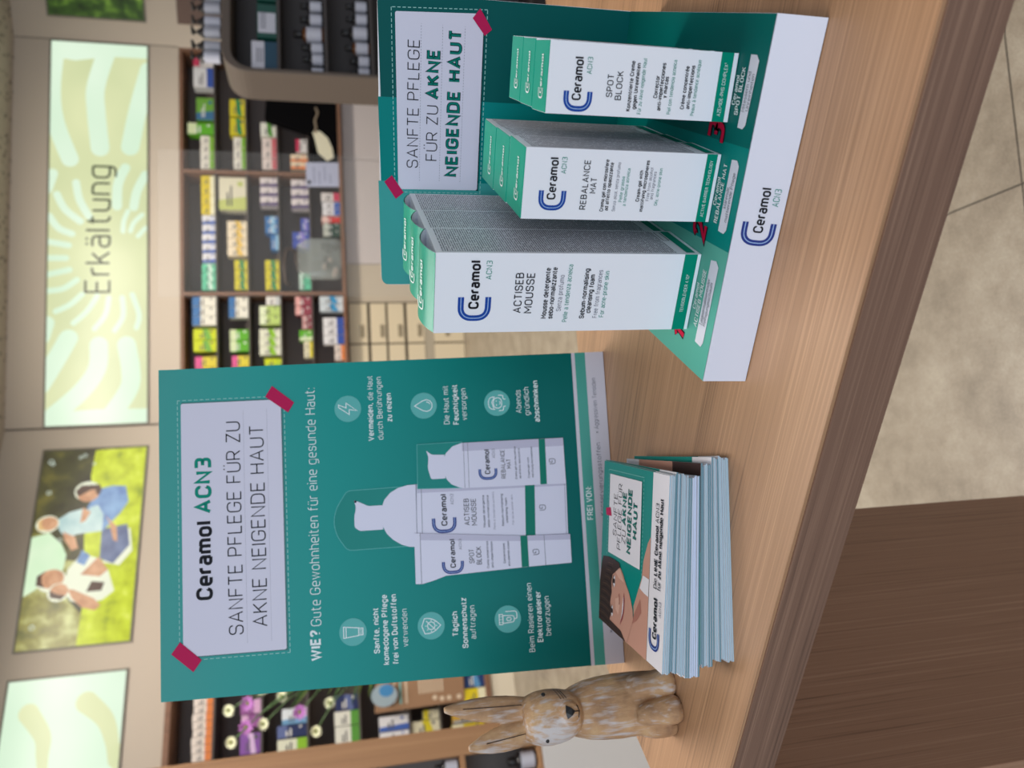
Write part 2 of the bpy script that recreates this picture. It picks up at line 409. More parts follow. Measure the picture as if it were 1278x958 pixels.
def floor_mat():
    m = bpy.data.materials.new('stone_tile'); m.use_nodes = True; nt = m.node_tree; b = nt.nodes['Principled BSDF']
    tc = nt.nodes.new('ShaderNodeTexCoord'); mp = nt.nodes.new('ShaderNodeMapping')
    nt.links.new(tc.outputs['Object'], mp.inputs['Vector'])
    n1 = nt.nodes.new('ShaderNodeTexNoise'); n1.inputs['Scale'].default_value = 7; n1.inputs['Detail'].default_value = 12; n1.inputs['Roughness'].default_value = .72
    nt.links.new(mp.outputs[0], n1.inputs['Vector'])
    r = ramp_node(nt, [(0.3, (118, 108, 94)), (0.5, (148, 137, 121)), (0.7, (170, 161, 145))])
    nt.links.new(n1.outputs['Fac'], r.inputs['Fac'])
    n2 = nt.nodes.new('ShaderNodeTexNoise'); n2.inputs['Scale'].default_value = 260; n2.inputs['Detail'].default_value = 3
    nt.links.new(mp.outputs[0], n2.inputs['Vector'])
    mx = nt.nodes.new('ShaderNodeMix'); mx.data_type = 'RGBA'; mx.blend_type = 'OVERLAY'; mx.inputs['Factor'].default_value = .35
    nt.links.new(r.outputs['Color'], mx.inputs['A']); nt.links.new(n2.outputs['Fac'], mx.inputs['B'])
    # joints between 0.9 m tiles
    sp = nt.nodes.new('ShaderNodeSeparateXYZ'); nt.links.new(mp.outputs[0], sp.inputs[0])
    gs = []
    for k in (0, 1):
        md = nt.nodes.new('ShaderNodeMath'); md.operation = 'PINGPONG'; md.inputs[1].default_value = .45
        nt.links.new(sp.outputs[k], md.inputs[0])
        lt = nt.nodes.new('ShaderNodeMath'); lt.operation = 'LESS_THAN'; lt.inputs[1].default_value = .0016
        nt.links.new(md.outputs[0], lt.inputs[0]); gs.append(lt)
    mxm = nt.nodes.new('ShaderNodeMath'); mxm.operation = 'MAXIMUM'; nt.links.new(gs[0].outputs[0], mxm.inputs[0]); nt.links.new(gs[1].outputs[0], mxm.inputs[1])
    m2 = nt.nodes.new('ShaderNodeMix'); m2.data_type = 'RGBA'; m2.inputs['B'].default_value = lin((48, 42, 36))+(1,)
    nt.links.new(mx.outputs['Result'], m2.inputs['A']); nt.links.new(mxm.outputs[0], m2.inputs['Factor'])
    nt.links.new(m2.outputs['Result'], b.inputs['Base Color']); b.inputs['Roughness'].default_value = .36
    return m
b = MB(); b.box((-12, -12, -.08), (14, 14, 0), floor_mat())
fl = b.build('floor', loc=(-.183, 1.117, 0)); fl.rotation_euler = (0, 0, radians(31.1)); structure(fl)

# ------------------------------------------------------------------ counter
root = thing('counter', 'light oak laminate shop counter with dark front edge and a slab support', 'counter', (0, 0, 0))
poly = [(-.576, .3126), (1.25, .3126), (1.25, 1.88), (.034, .979), (-.297, .733), (-.576, .527)]
b = MB(); b.prism([Vector((x, y, CH-.035)) for x, y in poly][::-1], (0, 0, .035), W_TOP)
b.build('tabletop', root, bevel=.0018, seg=3)
b = MB(); b.box((-.5755, .3114, CH-.0348), (1.249, .3128, CH-.0022), W_EDGE); b.build('front_edge', root)
b = MB(); b.box((-.545, .3135, 0), (-.500, .655, CH-.0352), W_PANEL); b.build('support_panel', root, bevel=.001)
b = MB(); b.box((1.05, .325, 0), (1.09, 1.6, CH-.0352), W_PANEL); b.build('support_panel', root, bevel=.001)

# ------------------------------------------------------------------ poster on its easel
PAZ = math.atan2(.52895989, .84864683); LEAN = radians(7)
root = thing('poster', 'tall teal advice poster on an easel back, beside the carved rabbit', 'poster', (-.53292, .49095, CH+.0006), PAZ)
FP = Frame((0, 0, 0), (1, 0, 0), (0, sin(LEAN), cos(LEAN)))
G_POST = print_fade_with_sheen('poster_print_and_sheen', [(0.0, (0, 98, 94)), (.16, (0, 104, 100)), (.36, (4, 128, 122)), (.62, (24, 148, 142)), (.8, (48, 156, 150)), (1, (70, 158, 152))], 0.0, .417)  # print fade; the lighter top is partly reflected light painted into it
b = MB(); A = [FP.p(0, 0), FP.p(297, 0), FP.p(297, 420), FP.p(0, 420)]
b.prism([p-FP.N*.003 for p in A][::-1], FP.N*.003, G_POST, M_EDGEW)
texts(b, FP, [
 ('WIE?',24.8,279.8,27.2,9.4,'wb'), ('Gute Gewohnheiten für eine gesunde Haut:',55.6,278.8,218.6,9.4,'wl'),
 ('Vermeiden,',221.3,225.2,35.8,5.4,'wb'), ('die Haut',259.9,224.7,23.1,5.4,'wr'), ('durch Berührungen',222.0,216.5,59.7,5.4,'wr'), ('zu reizen',238.6,207.6,27.2,5.4,'wb'),
 ('Die Haut mit',233.4,153.5,37.1,5.4,'wr'), ('Feuchtigkeit',232.6,144.6,38.5,5.4,'wb'), ('versorgen',236.4,136.7,30.6,5.4,'wr'),
 ('Abends',240.6,83.8,22.4,5.4,'wr'), ('gründlich',238.2,75.8,27.3,5.4,'wr'), ('abschminken',231.3,66.6,40.1,5.4,'wb'),
 ('Sanfte, nicht',27.0,227.0,40.8,5.4,'wb'), ('komedogene Pflege',16.3,218.9,62.6,5.4,'wb'), ('frei von Duftstoffen',16.2,210.3,62.6,5.4,'wb'), ('verwenden',31.0,201.1,33.9,5.4,'wr'),
 ('Täglich',36.6,154.7,22.5,5.4,'wb'), ('Sonnenschutz',25.4,146.0,45.5,5.4,'wb'), ('auftragen',33.0,138.4,30.4,5.4,'wr'),
 ('Beim Rasieren einen',16.9,84.0,63.0,5.4,'wr'), ('Elektrorasierer',25.3,75.8,46.4,5.4,'wb'), ('bevorzugen',30.6,68.0,36.1,5.4,'wr')])
b.build('board', root)
# footer strip
M_FB = mat('footer_teal', (58, 156, 142), .42); M_FW = mat('footer_white', (206, 204, 214), .5, spec=0.1)
b = MB(); b.poly(FP, [(0, 0), (297, 0), (297, 18.2), (0, 18.2)], M_FW); b.poly(FP, [(0, 18.2), (297, 18.2), (297, 28.4), (0, 28.4)], M_FB); b.poly(FP, [(0, 28.4), (297, 28.4), (297, 31.8), (0, 31.8)], M_FW)
texts(b, FP, [('FREI VON:',134.9,20.4,32.0,6.0,'wb'), ('× Aggressiven Tensiden',217.3,9.3,54.2,4.4,'gr'), ('× Konservierungsstoffen',132.7,8.9,75.5,4.4,'gr'), ('×',28.4,8.9,3.0,4.4,'gr')], .0004)
b.build('footer_strip', root)
# headline card
b = MB(); cc = [(37.2, 310.2), (264.6, 310.2), (264.6, 400.4), (37.2, 400.4)]
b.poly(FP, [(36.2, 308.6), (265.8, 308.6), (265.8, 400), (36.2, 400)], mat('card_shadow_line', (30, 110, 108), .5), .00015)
b.poly(FP, [(x, y) for x, y in [(q.x, q.y) for q in rounded([c+(2,) for c in cc], True)]], M_PAPER, .0003)
texts(b, FP, [('Ceramol',85.8,374.0,70.9,14.6,'kb'), ('ACN3',163.1,374.0,50.9,14.6,'tb'), ('SANFTE PFLEGE FÜR ZU',53.4,347.6,192.6,13.0,'kl'), ('AKNE NEIGENDE HAUT',58.8,326.4,182.4,13.0,'kl')], .0005)
for y in (344.5, 323.2): b.dash(FP, (46, y), (256, y), .25, .9, .9, M_GREY, .0005)
for a, c in (((34.2, 307.2), (267.6, 307.2)), ((267.6, 307.2), (267.6, 403.4)), ((267.6, 403.4), (34.2, 403.4)), ((34.2, 403.4), (34.2, 307.2))):
    b.dash(FP, a, c, .6, 3.4, 1.8, M_WLINE, .0003)
hc = b.build('headline_card', root)
for pts in ([(277.6, 317.8), (261.1, 297.9), (252.0, 303.7), (267.6, 324.2)], [(50.6, 403.0), (33.8, 384.4), (23.9, 391.7), (40.7, 410.6)]):
    b = MB(); b.prism([FP.p(x, y, .0006) for x, y in pts][::-1], FP.N*.0002, M_PINK); b.build('tape_strip', hc)
# icons
def icon(kind, cx, cy):
    b = MB(); b.disc(FP, cx, cy, 12.4, M_ICON, .0003, 40)
    L = lambda pts, cl=False, t=.8: b.line(FP, [(cx+x, cy+y) for x, y in pts], t, M_WINK, .0005, cl)
    R = lambda pts, cl=True, t=.8: L([(q.x, q.y) for q in rounded(pts, cl)], cl, t)
    if kind == 'bolt': L([(1.5, 8.5), (-5.5, -1.2), (-.8, -1.2), (-2.2, -8.5), (5.5, 1.6), (.8, 1.6), (4, 8.5)], True)
    if kind == 'drop':
        L([(0, 8.6), (-2.6, 4.4), (-4.8, .6), (-5.6, -2.8), (-4.4, -6), (-1.8, -7.8), (1.8, -7.8), (4.4, -6), (5.6, -2.8), (4.8, .6), (2.6, 4.4)], True)
        L([(3.6, -2.6), (3, -4.6), (1.2, -6)], False)
    if kind == 'face':
        R([(-5, 3.4, 5), (-5, -4.5, 5), (5, -4.5, 5), (5, 3.4, 5)], True); R([(-6, 2), (-6, 8.2, 5), (6, 8.2, 5), (6, 2)], False); L([(-5.6, 3.2), (1, 5), (5.6, 2.4)])
        R([(-7.4, -1.5, 1.4), (-7.4, -6, 1.4), (-3.4, -6, 1.4), (-3.4, -8.4)], False); R([(7.4, -1.5, 1.4), (7.4, -6, 1.4), (3.4, -6, 1.4), (3.4, -8.4)], False)
        L([(-2.6, .6), (-1.2, .6)]); L([(1.2, .6), (2.6, .6)]); R([(-1.6, -2.4), (0, -3.4, 1), (1.6, -2.4)], False)
    if kind == 'tube':
        L([(-5, 8.4), (5, 8.4), (3.4, -5.2), (-3.4, -5.2)], True); L([(-4.6, 6.2), (4.6, 6.2)]); L([(-3, -5.2), (-3, -9), (3, -9), (3, -5.2)])
        for x in (-1.5, 0, 1.5): L([(x, -6), (x, -8.6)], False, .5)
    if kind == 'shield':
        R([(0, 8.6), (-6.8, 6), (-6.8, -1.5, 5), (0, -8.8), (6.8, -1.5, 5), (6.8, 6)], True)
        L([(3.4*cos(k*pi/10), 3.4*sin(k*pi/10)) for k in range(20)], True)
        for k in range(8): L([(4.2*cos(k*pi/4), 4.2*sin(k*pi/4)), (5.4*cos(k*pi/4), 5.4*sin(k*pi/4))])
        L([(-4.6, -4.6), (4.6, 4.6)])
    if kind == 'shaver':
        R([(-3.6, 4.5), (-2.8, -6, 2), (2.8, -6, 2), (3.6, 4.5)], True); L([(-4.6, 4.8), (4.6, 4.8), (4.6, 8), (-4.6, 8)], True)
        for x in (-2.6, 0, 2.6): L([(x, 5), (x, 7.8)], False, .5)
        R([(-1.4, 1, 1.2), (-1.4, -3, 1.2), (1.4, -3, 1.2), (1.4, 1, 1.2)], True); R([(0, -6), (0, -8.6, 1.5), (7, -8.6, 2.5), (7, 2)], False)
    b.build('icon_badge', root)
for k, c in zip(('bolt', 'drop', 'face', 'tube', 'shield', 'shaver'), [(252.7, 248.6), (252.2, 177.4), (251.4, 107.2), (47.7, 250.7), (47.9, 179.4), (48.5, 108.0)]): icon(k, *c)
# printed picture of the three packs
M_PKW = mat('print_pack_white', (214, 214, 232), .42); M_PKS = mat('print_pack_grey', (186, 184, 206), .42); M_CAPT = mat('print_clear_cap', (34, 138, 130), .42, spec=0.1)
M_PKB = mat('print_pack_band', (20, 122, 104), .42, spec=0.1)
def rpoly(pts): return [(q.x, q.y) for q in rounded(pts, True, 6)]
def pack_text(b, items, d): texts(b, FP, items, d)
def umark(b, x, y, d):
    b.line(FP, [(q.x+x, q.y+y) for q in rounded([(-2.4, 3), (-2.4, -2.6, 2), (2.4, -2.6, 2), (2.4, 3, 1), (-.8, 3, 1), (-.8, .4), (1, .4)], False)], .7, M_GREY, d)
# foam bottle
b = MB(); capo = rpoly([(121.6, 190), (121.2, 253, 4), (138, 264.5, 12), (157, 264.5, 12), (176, 252, 4), (177, 190)])
b.poly(FP, capo, M_CAPT, .0003); b.line(FP, capo, .6, M_ICON, .0004, True)
b.poly(FP, rpoly([(138.4, 220, 0), (138.4, 241.5, 2), (142, 246, 2), (152, 246, 3), (160, 244, 3), (167, 246, 1), (164, 239, 5), (160.8, 233, 2), (160.8, 220, 0)]), M_PKW, .0005)
b.disc(FP, 165.6, 244.6, 1.2, M_DARK, .0006, 12)
b.poly(FP, [(120.5, 189.5), (120.9, 196), (123.4, 203.5), (128.5, 211.2), (134, 216.5), (140.5, 219.8), (149.9, 221.4), (158.5, 220.8), (166, 217.6), (172, 212), (176, 204.5), (178, 196), (178.3, 187.1)], M_PKW, .0006)
b.poly(FP, [(120.5, 189.5), (178.3, 188), (174.0, 44.8), (121.5, 46.0)], M_PKW, .0006)
b.poly(FP, [(170, 187), (178.3, 187), (174.0, 44.8), (169, 44.9)], M_PKS, .0007); b.poly(FP, [(120.5, 189), (124, 189), (124, 46), (121.5, 46)], M_PKS, .0007)
for y in (189, 184): b.line(FP, [(120.6, y), (178.2, y-1)], .5, M_GREY, .0008)
b.poly(FP, [(121.3, 86.8), (174, 84.7), (173.7, 75.4), (121.6, 77.5)], M_PKB, .0008); b.line(FP, [(121.5, 47.6), (174, 46.4)], .4, M_GREY, .0008)
clogo(b, FP, 131.5, 151.5, 145.5, 174.5, 3.2, M_BLUED, .0009); umark(b, 149.4, 68.9, .0009)
pack_text(b, [('Ceramol',138.2,160.1,29.6,5.6,'kb'), ('ACN3',157.4,153.2,10.0,3.2,'gr'), ('ACTISEB',137.2,139.1,25.0,4.9,'kr'), ('MOUSSE',136.8,132.3,25.0,4.9,'kr'), ('Mousse detergente',134.4,124.2,30.1,2.2,'gb'), ('sebo-normalizzante',134.1,120.1,30.1,2.2,'gb'), ('Pelle a tendenza acneica',131.9,114.8,35.1,2.0,'gl'), ('Sebum-normalising',134.4,106.6,30.2,2.2,'gb'), ('cleansing foam',137.3,102.7,23.6,2.2,'gb'), ('For acne-prone skin',135.1,97.1,28.3,2.0,'gl')], .0009)
b.build('foam_bottle_picture', root)
# small airless bottle
b = MB(); capo = [(172.5, 143.5), (174, 186.5), (215.5, 185.4), (216, 143)]
b.poly(FP, capo, M_CAPT, .0011); b.line(FP, capo, .5, M_ICON, .0012, True)
b.poly(FP, rpoly([(182.3, 160), (182.2, 173.4, 2), (193, 176.2, 3), (203, 175, 3), (209.4, 177, 1), (205.2, 172, 2), (204.6, 160)]), M_PKW, .0013)
b.poly(FP, [(172.2, 143.2), (172.9, 147), (176.3, 154.4), (181, 158.6), (187, 161), (193.6, 161.8), (200.5, 161), (206, 158.4), (212, 152), (214.9, 143), (214.7, 45.3), (170.8, 45.1)], M_PKW, .0014)
b.poly(FP, [(207, 143), (214.9, 143), (214.7, 45.3), (207, 45.2)], M_PKS, .0015)
for y in (142, 138): b.line(FP, [(172.4, y), (214.8, y-.5)], .4, M_GREY, .0016)
b.poly(FP, [(171.4, 69.9), (214.6, 69.2), (214.6, 62.9), (171.3, 63.6)], M_PKB, .0016)
clogo(b, FP, 178.6, 110.5, 189, 128.5, 2.6, M_BLUED, .0017); umark(b, 192.7, 56.9, .0017)
pack_text(b, [('Ceramol',184.0,117.3,23.5,5.0,'kb'), ('ACN3',199.0,111.9,8.6,2.8,'gr'), ('REBALANCE',179.0,102.7,27.3,4.2,'kr'), ('MAT',188.2,97.2,9.0,4.2,'kr'), ('Crema gel con microsfere',177.8,91.7,30.9,2.0,'gb'), ('ad affetto opacizzante',178.1,87.9,28.8,2.0,'gb'), ('Cream-gel with',178.2,79.5,19.5,2.0,'gb'), ('mattifying microspheres',178.4,75.8,29.4,2.0,'gb')], .0017)
b.build('pump_bottle_picture', root)
# tube
b = MB()
b.poly(FP, [(86.7, 191.9), (133.1, 191.4), (132.7, 186.0), (124.4, 91.6), (123.0, 44.3), (96.2, 44.5), (95.3, 85.6), (92.4, 163.4), (88.5, 176), (86.3, 186.1)], M_PKW, .0018)
b.poly(FP, [(126.5, 186), (132.7, 186.0), (124.4, 91.6), (123.0, 44.3), (118, 44.4), (119.5, 92)], M_PKS, .0019)
b.line(FP, [(86.4, 186.4), (132.8, 186)], .5, M_GREY, .002); b.line(FP, [(95.5, 69.4), (123.3, 69.4)], .5, M_GREY, .002)
b.poly(FP, [(95.3, 92.3), (124.4, 92.1), (124.2, 85.4), (95.4, 85.4)], M_PKB, .002)
clogo(b, FP, 93.6, 146.5, 105, 167, 2.9, M_BLUED, .0021); umark(b, 108.4, 77.8, .0021)
pack_text(b, [('Ceramol',99.1,154.1,26.6,5.0,'kb'), ('ACN3',115.4,147.7,9.7,2.8,'gr'), ('SPOT',102.2,136.5,12.9,4.8,'kr'), ('BLOCK',100.6,129.7,16.4,4.8,'kr'), ('Crema concentrata',96.6,122.8,24.9,2.2,'gb'), ('anti-imperfezioni',96.7,118.7,24.2,2.2,'gb'), ('Concentrated',100.0,107.2,18.3,2.2,'gb'), ('anti-blemish cream',97.1,103.0,23.1,2.2,'gb')], .0021)
b.build('tube_picture', root)
b = MB(); c0 = FP.p(120, 330, -.0035); c1 = FP.p(180, 330, -.0035)
b.prism([c0, c1, Vector((.195, .135, .001)), Vector((.105, .135, .001))], (0, .002, .0005), M_EDGEW); b.build('easel_strut', root)

# ------------------------------------------------------------------ product display: tray with back panel
root = thing('counter_display', 'stepped teal and white cardboard display tray with tall back panel', 'display', (0, 0, CH))
b = MB()
xl0, xr0, xl1, xr1 = -.1942, .0166, -.1972, .0178
pb = [Vector((xl0, .3952, .0005)), Vector((xr0, .392, .0005)), Vector((xr1, .6225, .0005)), Vector((xl1, .6225, .0005))]
pt = [Vector((-.1976, .4042, .025)), Vector((.0171, .4008, .025)), Vector((.0188, .6195, .025)), Vector((-.2000, .6195, .025))]
b.mesh(pb+pt, [(3, 2, 1, 0), (0, 1, 5, 4), (1, 2, 6, 5), (2, 3, 7, 6), (3, 0, 4, 7), (4, 5, 6, 7)], M_WHITE)
FT = Frame((-.1945, .395, .025), (1, 0, 0), (0, 1, 0))
b.poly(FT, [(-3.0, 9.6), (82.2, 8.2), (78.6, 224.4), (-5.4, 224.4)], M_Z1, .0003)
b.poly(FT, [(82.2, 8.2), (142.4, 7.2), (141.4, 224.4), (78.6, 224.4)], M_Z2, .0003)
b.poly(FT, [(142.4, 7.2), (211.4, 6.2), (213.2, 224.4), (141.4, 224.4)], M_Z3, .0003)
for pts, wpts, gm in (([(14.5, 42), (14.5, 22), (19, 16.8), (71, 15.2), (75, 20), (73, 40)], [(16.9, 28.6), (16.4, 20), (20, 17.8), (70.6, 16.2), (73.5, 20), (72.4, 27.0)], M_Z1),
                      ([(90, 40), (90.4, 18), (93, 14.6), (133, 14), (136, 18), (135, 38)], [(91.4, 25.2), (91.2, 18), (94, 15.4), (131.6, 14.8), (134.4, 18), (133.9, 24.4)], M_Z2),
                      ([(150.4, 40), (150.6, 19), (153, 15.2), (189, 13.4), (192, 17), (191, 38)], [(151.9, 25.0), (151.6, 19), (154, 16.4), (188, 14.6), (190.9, 18), (190.9, 24.6)], M_Z3)):
    b.poly(FT, wpts, M_WHITE, .0006)
texts(b, FT, [('Ceramol',36.6,35.4,17.7,4.3,'wb'), ('ACTISEB MOUSSE',26.2,29.6,38.4,4.8,'wb'), ('Talgnormalisierender',29.6,23.0,31.2,3.8,'gr'), ('Reinigungsschaum',30.7,18.9,28.8,3.6,'gr'),
 ('Ceramol',105.0,33.0,16.9,4.3,'wb'), ('REBALANCE MAT',95.1,27.8,35.5,4.5,'wb'), ('klärende,',105.8,20.6,13.0,3.6,'gr'), ('mattierende Pflege',98.3,16.5,29.0,3.4,'gr'),
 ('Ceramol',163.4,32.4,16.1,4.1,'wb'), ('SPOT BLOCK',158.3,27.2,25.8,4.4,'wb'), ('Mitessern und',160.9,20.4,21.2,3.4,'gr'), ('Unreinheiten',161.7,16.2,19.4,3.2,'gr')], .0008)
for s, x, y, w, c in (('1', 7.0, 42.6, 10.5, 20), ('2', 79.6, 38.5, 13.0, 21), ('3', 138.6, 38.0, 14.0, 23)):
    text(b, FT, s, x, y, w, c, M_BLACK, 'b', .0006, th=.36, slant=.12); text(b, FT, s, x+.7, y+.9, w-1.4, c-1.8, M_RED, 'b', .0008, th=.21, slant=.12)
FF = Frame((-.1945, .3952, 0), (1, -.0152, 0), (0, .34, .94))
clogo(b, FF, 88.2, 2.9, 102, 22.4, 3.4, M_BLUED, .0004)
texts(b, FF, [('Ceramol',96.0,10.0,26.4,5.8,'kb'), ('ACN3',112.0,4.4,10.0,3.8,'tr')], .0005)
b.build('tray', root)
b = MB(); FB = Frame((-.1945, .6195, 0), (1, 0, 0), (0, 0, 1))
prof = [(q.x, q.y) for q in rounded([(-7.6, 25.2), (-7.6, 217.2, 7), (212.6, 219.4, 7), (213.3, 25.2)], True)]
b.prism([FB.p(x, y, -.0024) for x, y in prof], FB.N*.0024, M_EDGEW)
def clipx(x0, x1):
    return [(max(x0, min(x1, x)), y) for x, y in prof]
b.poly(FB, clipx(-7.3, 78.6), M_P1); b.poly(FB, clipx(78.6, 141.4), M_P2); b.poly(FB, clipx(141.4, 213.0), M_P3)
b.build('back_panel', root)
b = MB()
cd = [(73.0, 139.6), (203.4, 140.6), (200.6, 206.6), (72.4, 203.6)]
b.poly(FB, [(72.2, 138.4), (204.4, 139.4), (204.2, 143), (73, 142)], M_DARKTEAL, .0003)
b.poly(FB, rpoly([c+(1.5,) for c in cd]), M_PAPER, .0004)
texts(b, FB, [('SANFTE PFLEGE',89.4,188.2,93.3,9.0,'kl'), ('FÜR ZU',95.3,173.2,41.7,9.0,'kl'), ('AKNE',141.0,172.6,36.3,10.2,'ob'), ('NEIGENDE HAUT',83.2,156.2,108.4,10.4,'ob')], .0006)
for y in (187.1, 171.1, 154.2): b.dash(FB, (79.5, y-.2), (193.8, y+.2), .3, .9, 1.1, M_GREY, .0006)
for a, c in (((70.4, 137), (206.2, 138)), ((206.2, 138), (203.2, 209.4)), ((203.2, 209.4), (70.2, 206.2)), ((70.2, 206.2), (70.4, 137))): b.dash(FB, a, c, .5, 2.4, 1.4, M_WLINE, .0004)
hc = b.build('headline_card', root)
for pts in ([(199.9, 149.1), (206.8, 143.7), (193.0, 134.0), (188.5, 139.3)][::-1], [(77.9, 214.7), (83.1, 208.8), (69.9, 199.4), (64.6, 205.6)][::-1]):
    b = MB(); b.prism([FB.p(x, y, .0007) for x, y in pts][::-1], FB.N*.0002, M_PINK); b.build('tape_strip', hc)

# ------------------------------------------------------------------ product cartons standing in the tray
def fine_print():
    m = bpy.data.materials.new('carton_small_print'); m.use_nodes = True; nt = m.node_tree; p = nt.nodes['Principled BSDF']
    tc = nt.nodes.new('ShaderNodeTexCoord'); sp = nt.nodes.new('ShaderNodeSeparateXYZ'); nt.links.new(tc.outputs['Object'], sp.inputs[0])
    pp = nt.nodes.new('ShaderNodeMath'); pp.operation = 'PINGPONG'; pp.inputs[1].default_value = .00075; nt.links.new(sp.outputs[2], pp.inputs[0])
    lt = nt.nodes.new('ShaderNodeMath'); lt.operation = 'LESS_THAN'; lt.inputs[1].default_value = .00034; nt.links.new(pp.outputs[0], lt.inputs[0])
    mp = nt.nodes.new('ShaderNodeMapping'); mp.inputs['Scale'].default_value = (900, 900, 667); nt.links.new(tc.outputs['Object'], mp.inputs[0])
    nz = nt.nodes.new('ShaderNodeTexNoise'); nz.inputs['Scale'].default_value = .6; nt.links.new(mp.outputs[0], nz.inputs['Vector'])
    g = nt.nodes.new('ShaderNodeMath'); g.operation = 'GREATER_THAN'; g.inputs[1].default_value = .42; nt.links.new(nz.outputs['Fac'], g.inputs[0])
    mu = nt.nodes.new('ShaderNodeMath'); mu.operation = 'MULTIPLY'; nt.links.new(lt.outputs[0], mu.inputs[0]); nt.links.new(g.outputs[0], mu.inputs[1])
    mx = nt.nodes.new('ShaderNodeMix'); mx.data_type = 'RGBA'; mx.inputs['A'].default_value = lin((222, 224, 230))+(1,); mx.inputs['B'].default_value = lin((96, 100, 112))+(1,)
    nt.links.new(mu.outputs[0], mx.inputs['Factor']); nt.links.new(mx.outputs['Result'], p.inputs['Base Color']); p.inputs['Roughness'].default_value = .45
    return m
M_FINE = fine_print()
def carton(name, w, dp, ht, band, items, logo, arched=False, top_items=()):
    """w, dp, ht in mm; origin at the middle of the front bottom edge; front looks to -Y"""
    root = empty(name)
    x0, x1 = -w/2000, w/2000; D = dp/1000; Hh = ht/1000
    b = MB(); b.box((x0, 0, 0), (x1, D, Hh), M_BOX)
    fr = Frame((x0, 0, 0), (1, 0, 0), (0, 0, 1))
    b.poly(fr, [(0, band[0]), (w, band[0]), (w, band[1]), (0, band[1])], M_GREENB, .0002)
    texts(b, fr, items, .0004); clogo(b, fr, *logo, None, M_BLUE, .0003)
    b.build('carton_body', root)
    for sgn in (1, -1):
        sd = Frame((x1 if sgn > 0 else x0, 0 if sgn > 0 else D, 0), (0, sgn, 0), (0, 0, 1))
        b = MB(); b.poly(sd, [(2.5, 16), (dp-2.5, 16), (dp-2.5, ht-4), (2.5, ht-4)], M_FINE, .0002)
        b.poly(sd, [(3, 3), (dp-3, 3), (dp-3, 9), (3, 9)], M_GREENB, .0003)
        b.line(sd, [(dp*.55, 10.5), (dp*.9, 10.5), (dp*.9, 14.5), (dp*.55, 14.5)], .5, M_DARK, .0003, True)
        b.build('small_print', root)
    b = MB()
    if arched:
        n = 10; rise = .0065
        prof = [(D*k/n, Hh+rise*sin(pi*k/n)**.8+.0002) for k in range(n+1)]
        b.mesh([Vector((x0+.0004, y, z)) for y, z in prof]+[Vector((x1-.0004, y, z)) for y, z in prof], [(k, n+1+k, n+2+k, k+1) for k in range(n)], M_GREEN, True)
        b.mesh([Vector((x0+.0004, y, z-.0006)) for y, z in prof]+[Vector((x1-.0004, y, z-.0006)) for y, z in prof], [(k, k+1, n+2+k, n+1+k) for k in range(n)], M_BOX, True)
        tf = Frame((x0, D*.24, Hh+rise*.78+.0002), (1, 0, 0), (0, .97, .24))
    else:
        b.box((x0+.0003, .0003, Hh), (x1-.0003, D-.0003, Hh+.0005), M_GREEN)
        tf = Frame((x0, 0, Hh+.0005), (1, 0, 0), (0, 1, 0))
    yy = dp*.3 if not arched else 2
    b.line(tf, [(q.x, q.y) for q in rounded([(w*.34, yy-2.4), (w*.2, yy-2.4, 3), (w*.2, yy+6.4, 3), (w*.34, yy+6.4)], False)], .9, M_WINK, .0004)
    text(b, tf, 'Ceramol', w*.26, yy, w*.55, 4.4, M_WINK, 'b', .0004)
    b.build('lid_flap', root)
    return root
def copy_tree(o, parent=None):
    c = o.copy(); COL.objects.link(c)
    if parent: c.parent = parent
    for ch in list(o.children): copy_tree(ch, c)
    return c
BOX_A = [('Ceramol',16.0,143.5,31.5,6.6,'kb'), ('ACN3',35.2,136.5,12.0,3.6,'tr'), ('ACTISEB',13.0,116.2,26.6,5.2,'km'), ('MOUSSE',12.8,109.2,26.8,5.2,'km'), ('Mousse detergente',9.0,99.4,33.8,3.4,'kb'), ('sebo-normalizzante',8.9,95.1,34.3,3.4,'kb'), ('Senza profumo',14.0,90.1,24.2,3.2,'gr'), ('Pelle a tendenza acneica',6.6,85.3,38.4,3.2,'tr'), ('Sebum-normalising',8.8,74.0,33.6,3.4,'kb'), ('cleansing foam',12.5,70.0,26.0,3.4,'kb'), ('Free from fragrances',9.2,65.2,32.2,3.2,'gr'), ('For acne-prone skin',9.6,60.7,31.2,3.2,'tr'), ('TENSIOBLENDER 4.10²',12.5,5.6,26.0,2.3,'wr')]
BOX_B = [('Ceramol',11.8,101.5,24.4,5.4,'kb'), ('ACN3',27.0,96.5,9.4,3.1,'tr'), ('REBALANCE',6.2,82.1,29.1,3.9,'km'), ('MAT',16.0,76.9,9.2,3.9,'km'), ('Crema gel con microsfere',5.4,70.8,30.5,2.4,'kb'), ('ad affetto opacizzante',5.9,67.8,28.4,2.4,'kb'), ('Senza alcol, senza profumo',5.6,63.3,28.9,2.1,'gr'), ('Pelle grassa',11.3,59.7,15.1,2.1,'tr'), ('a tendenza acneica',8.9,56.9,22.3,2.1,'tr'), ('Cream-gel with',11.8,48.6,18.5,2.4,'kb'), ('mattifying microspheres',5.7,45.4,30.5,2.4,'kb'), ('Free from alcohol',12.4,42.5,19.7,2.0,'gr'), ('and fragrances',13.2,40.0,16.6,2.0,'gr'), ('Oily, acne-prone skin',9.6,36.5,22.3,2.1,'tr'), ('ACTIVE BARRIER TECHNOLOGY',3.3,4.6,34.2,2.1,'wr')]
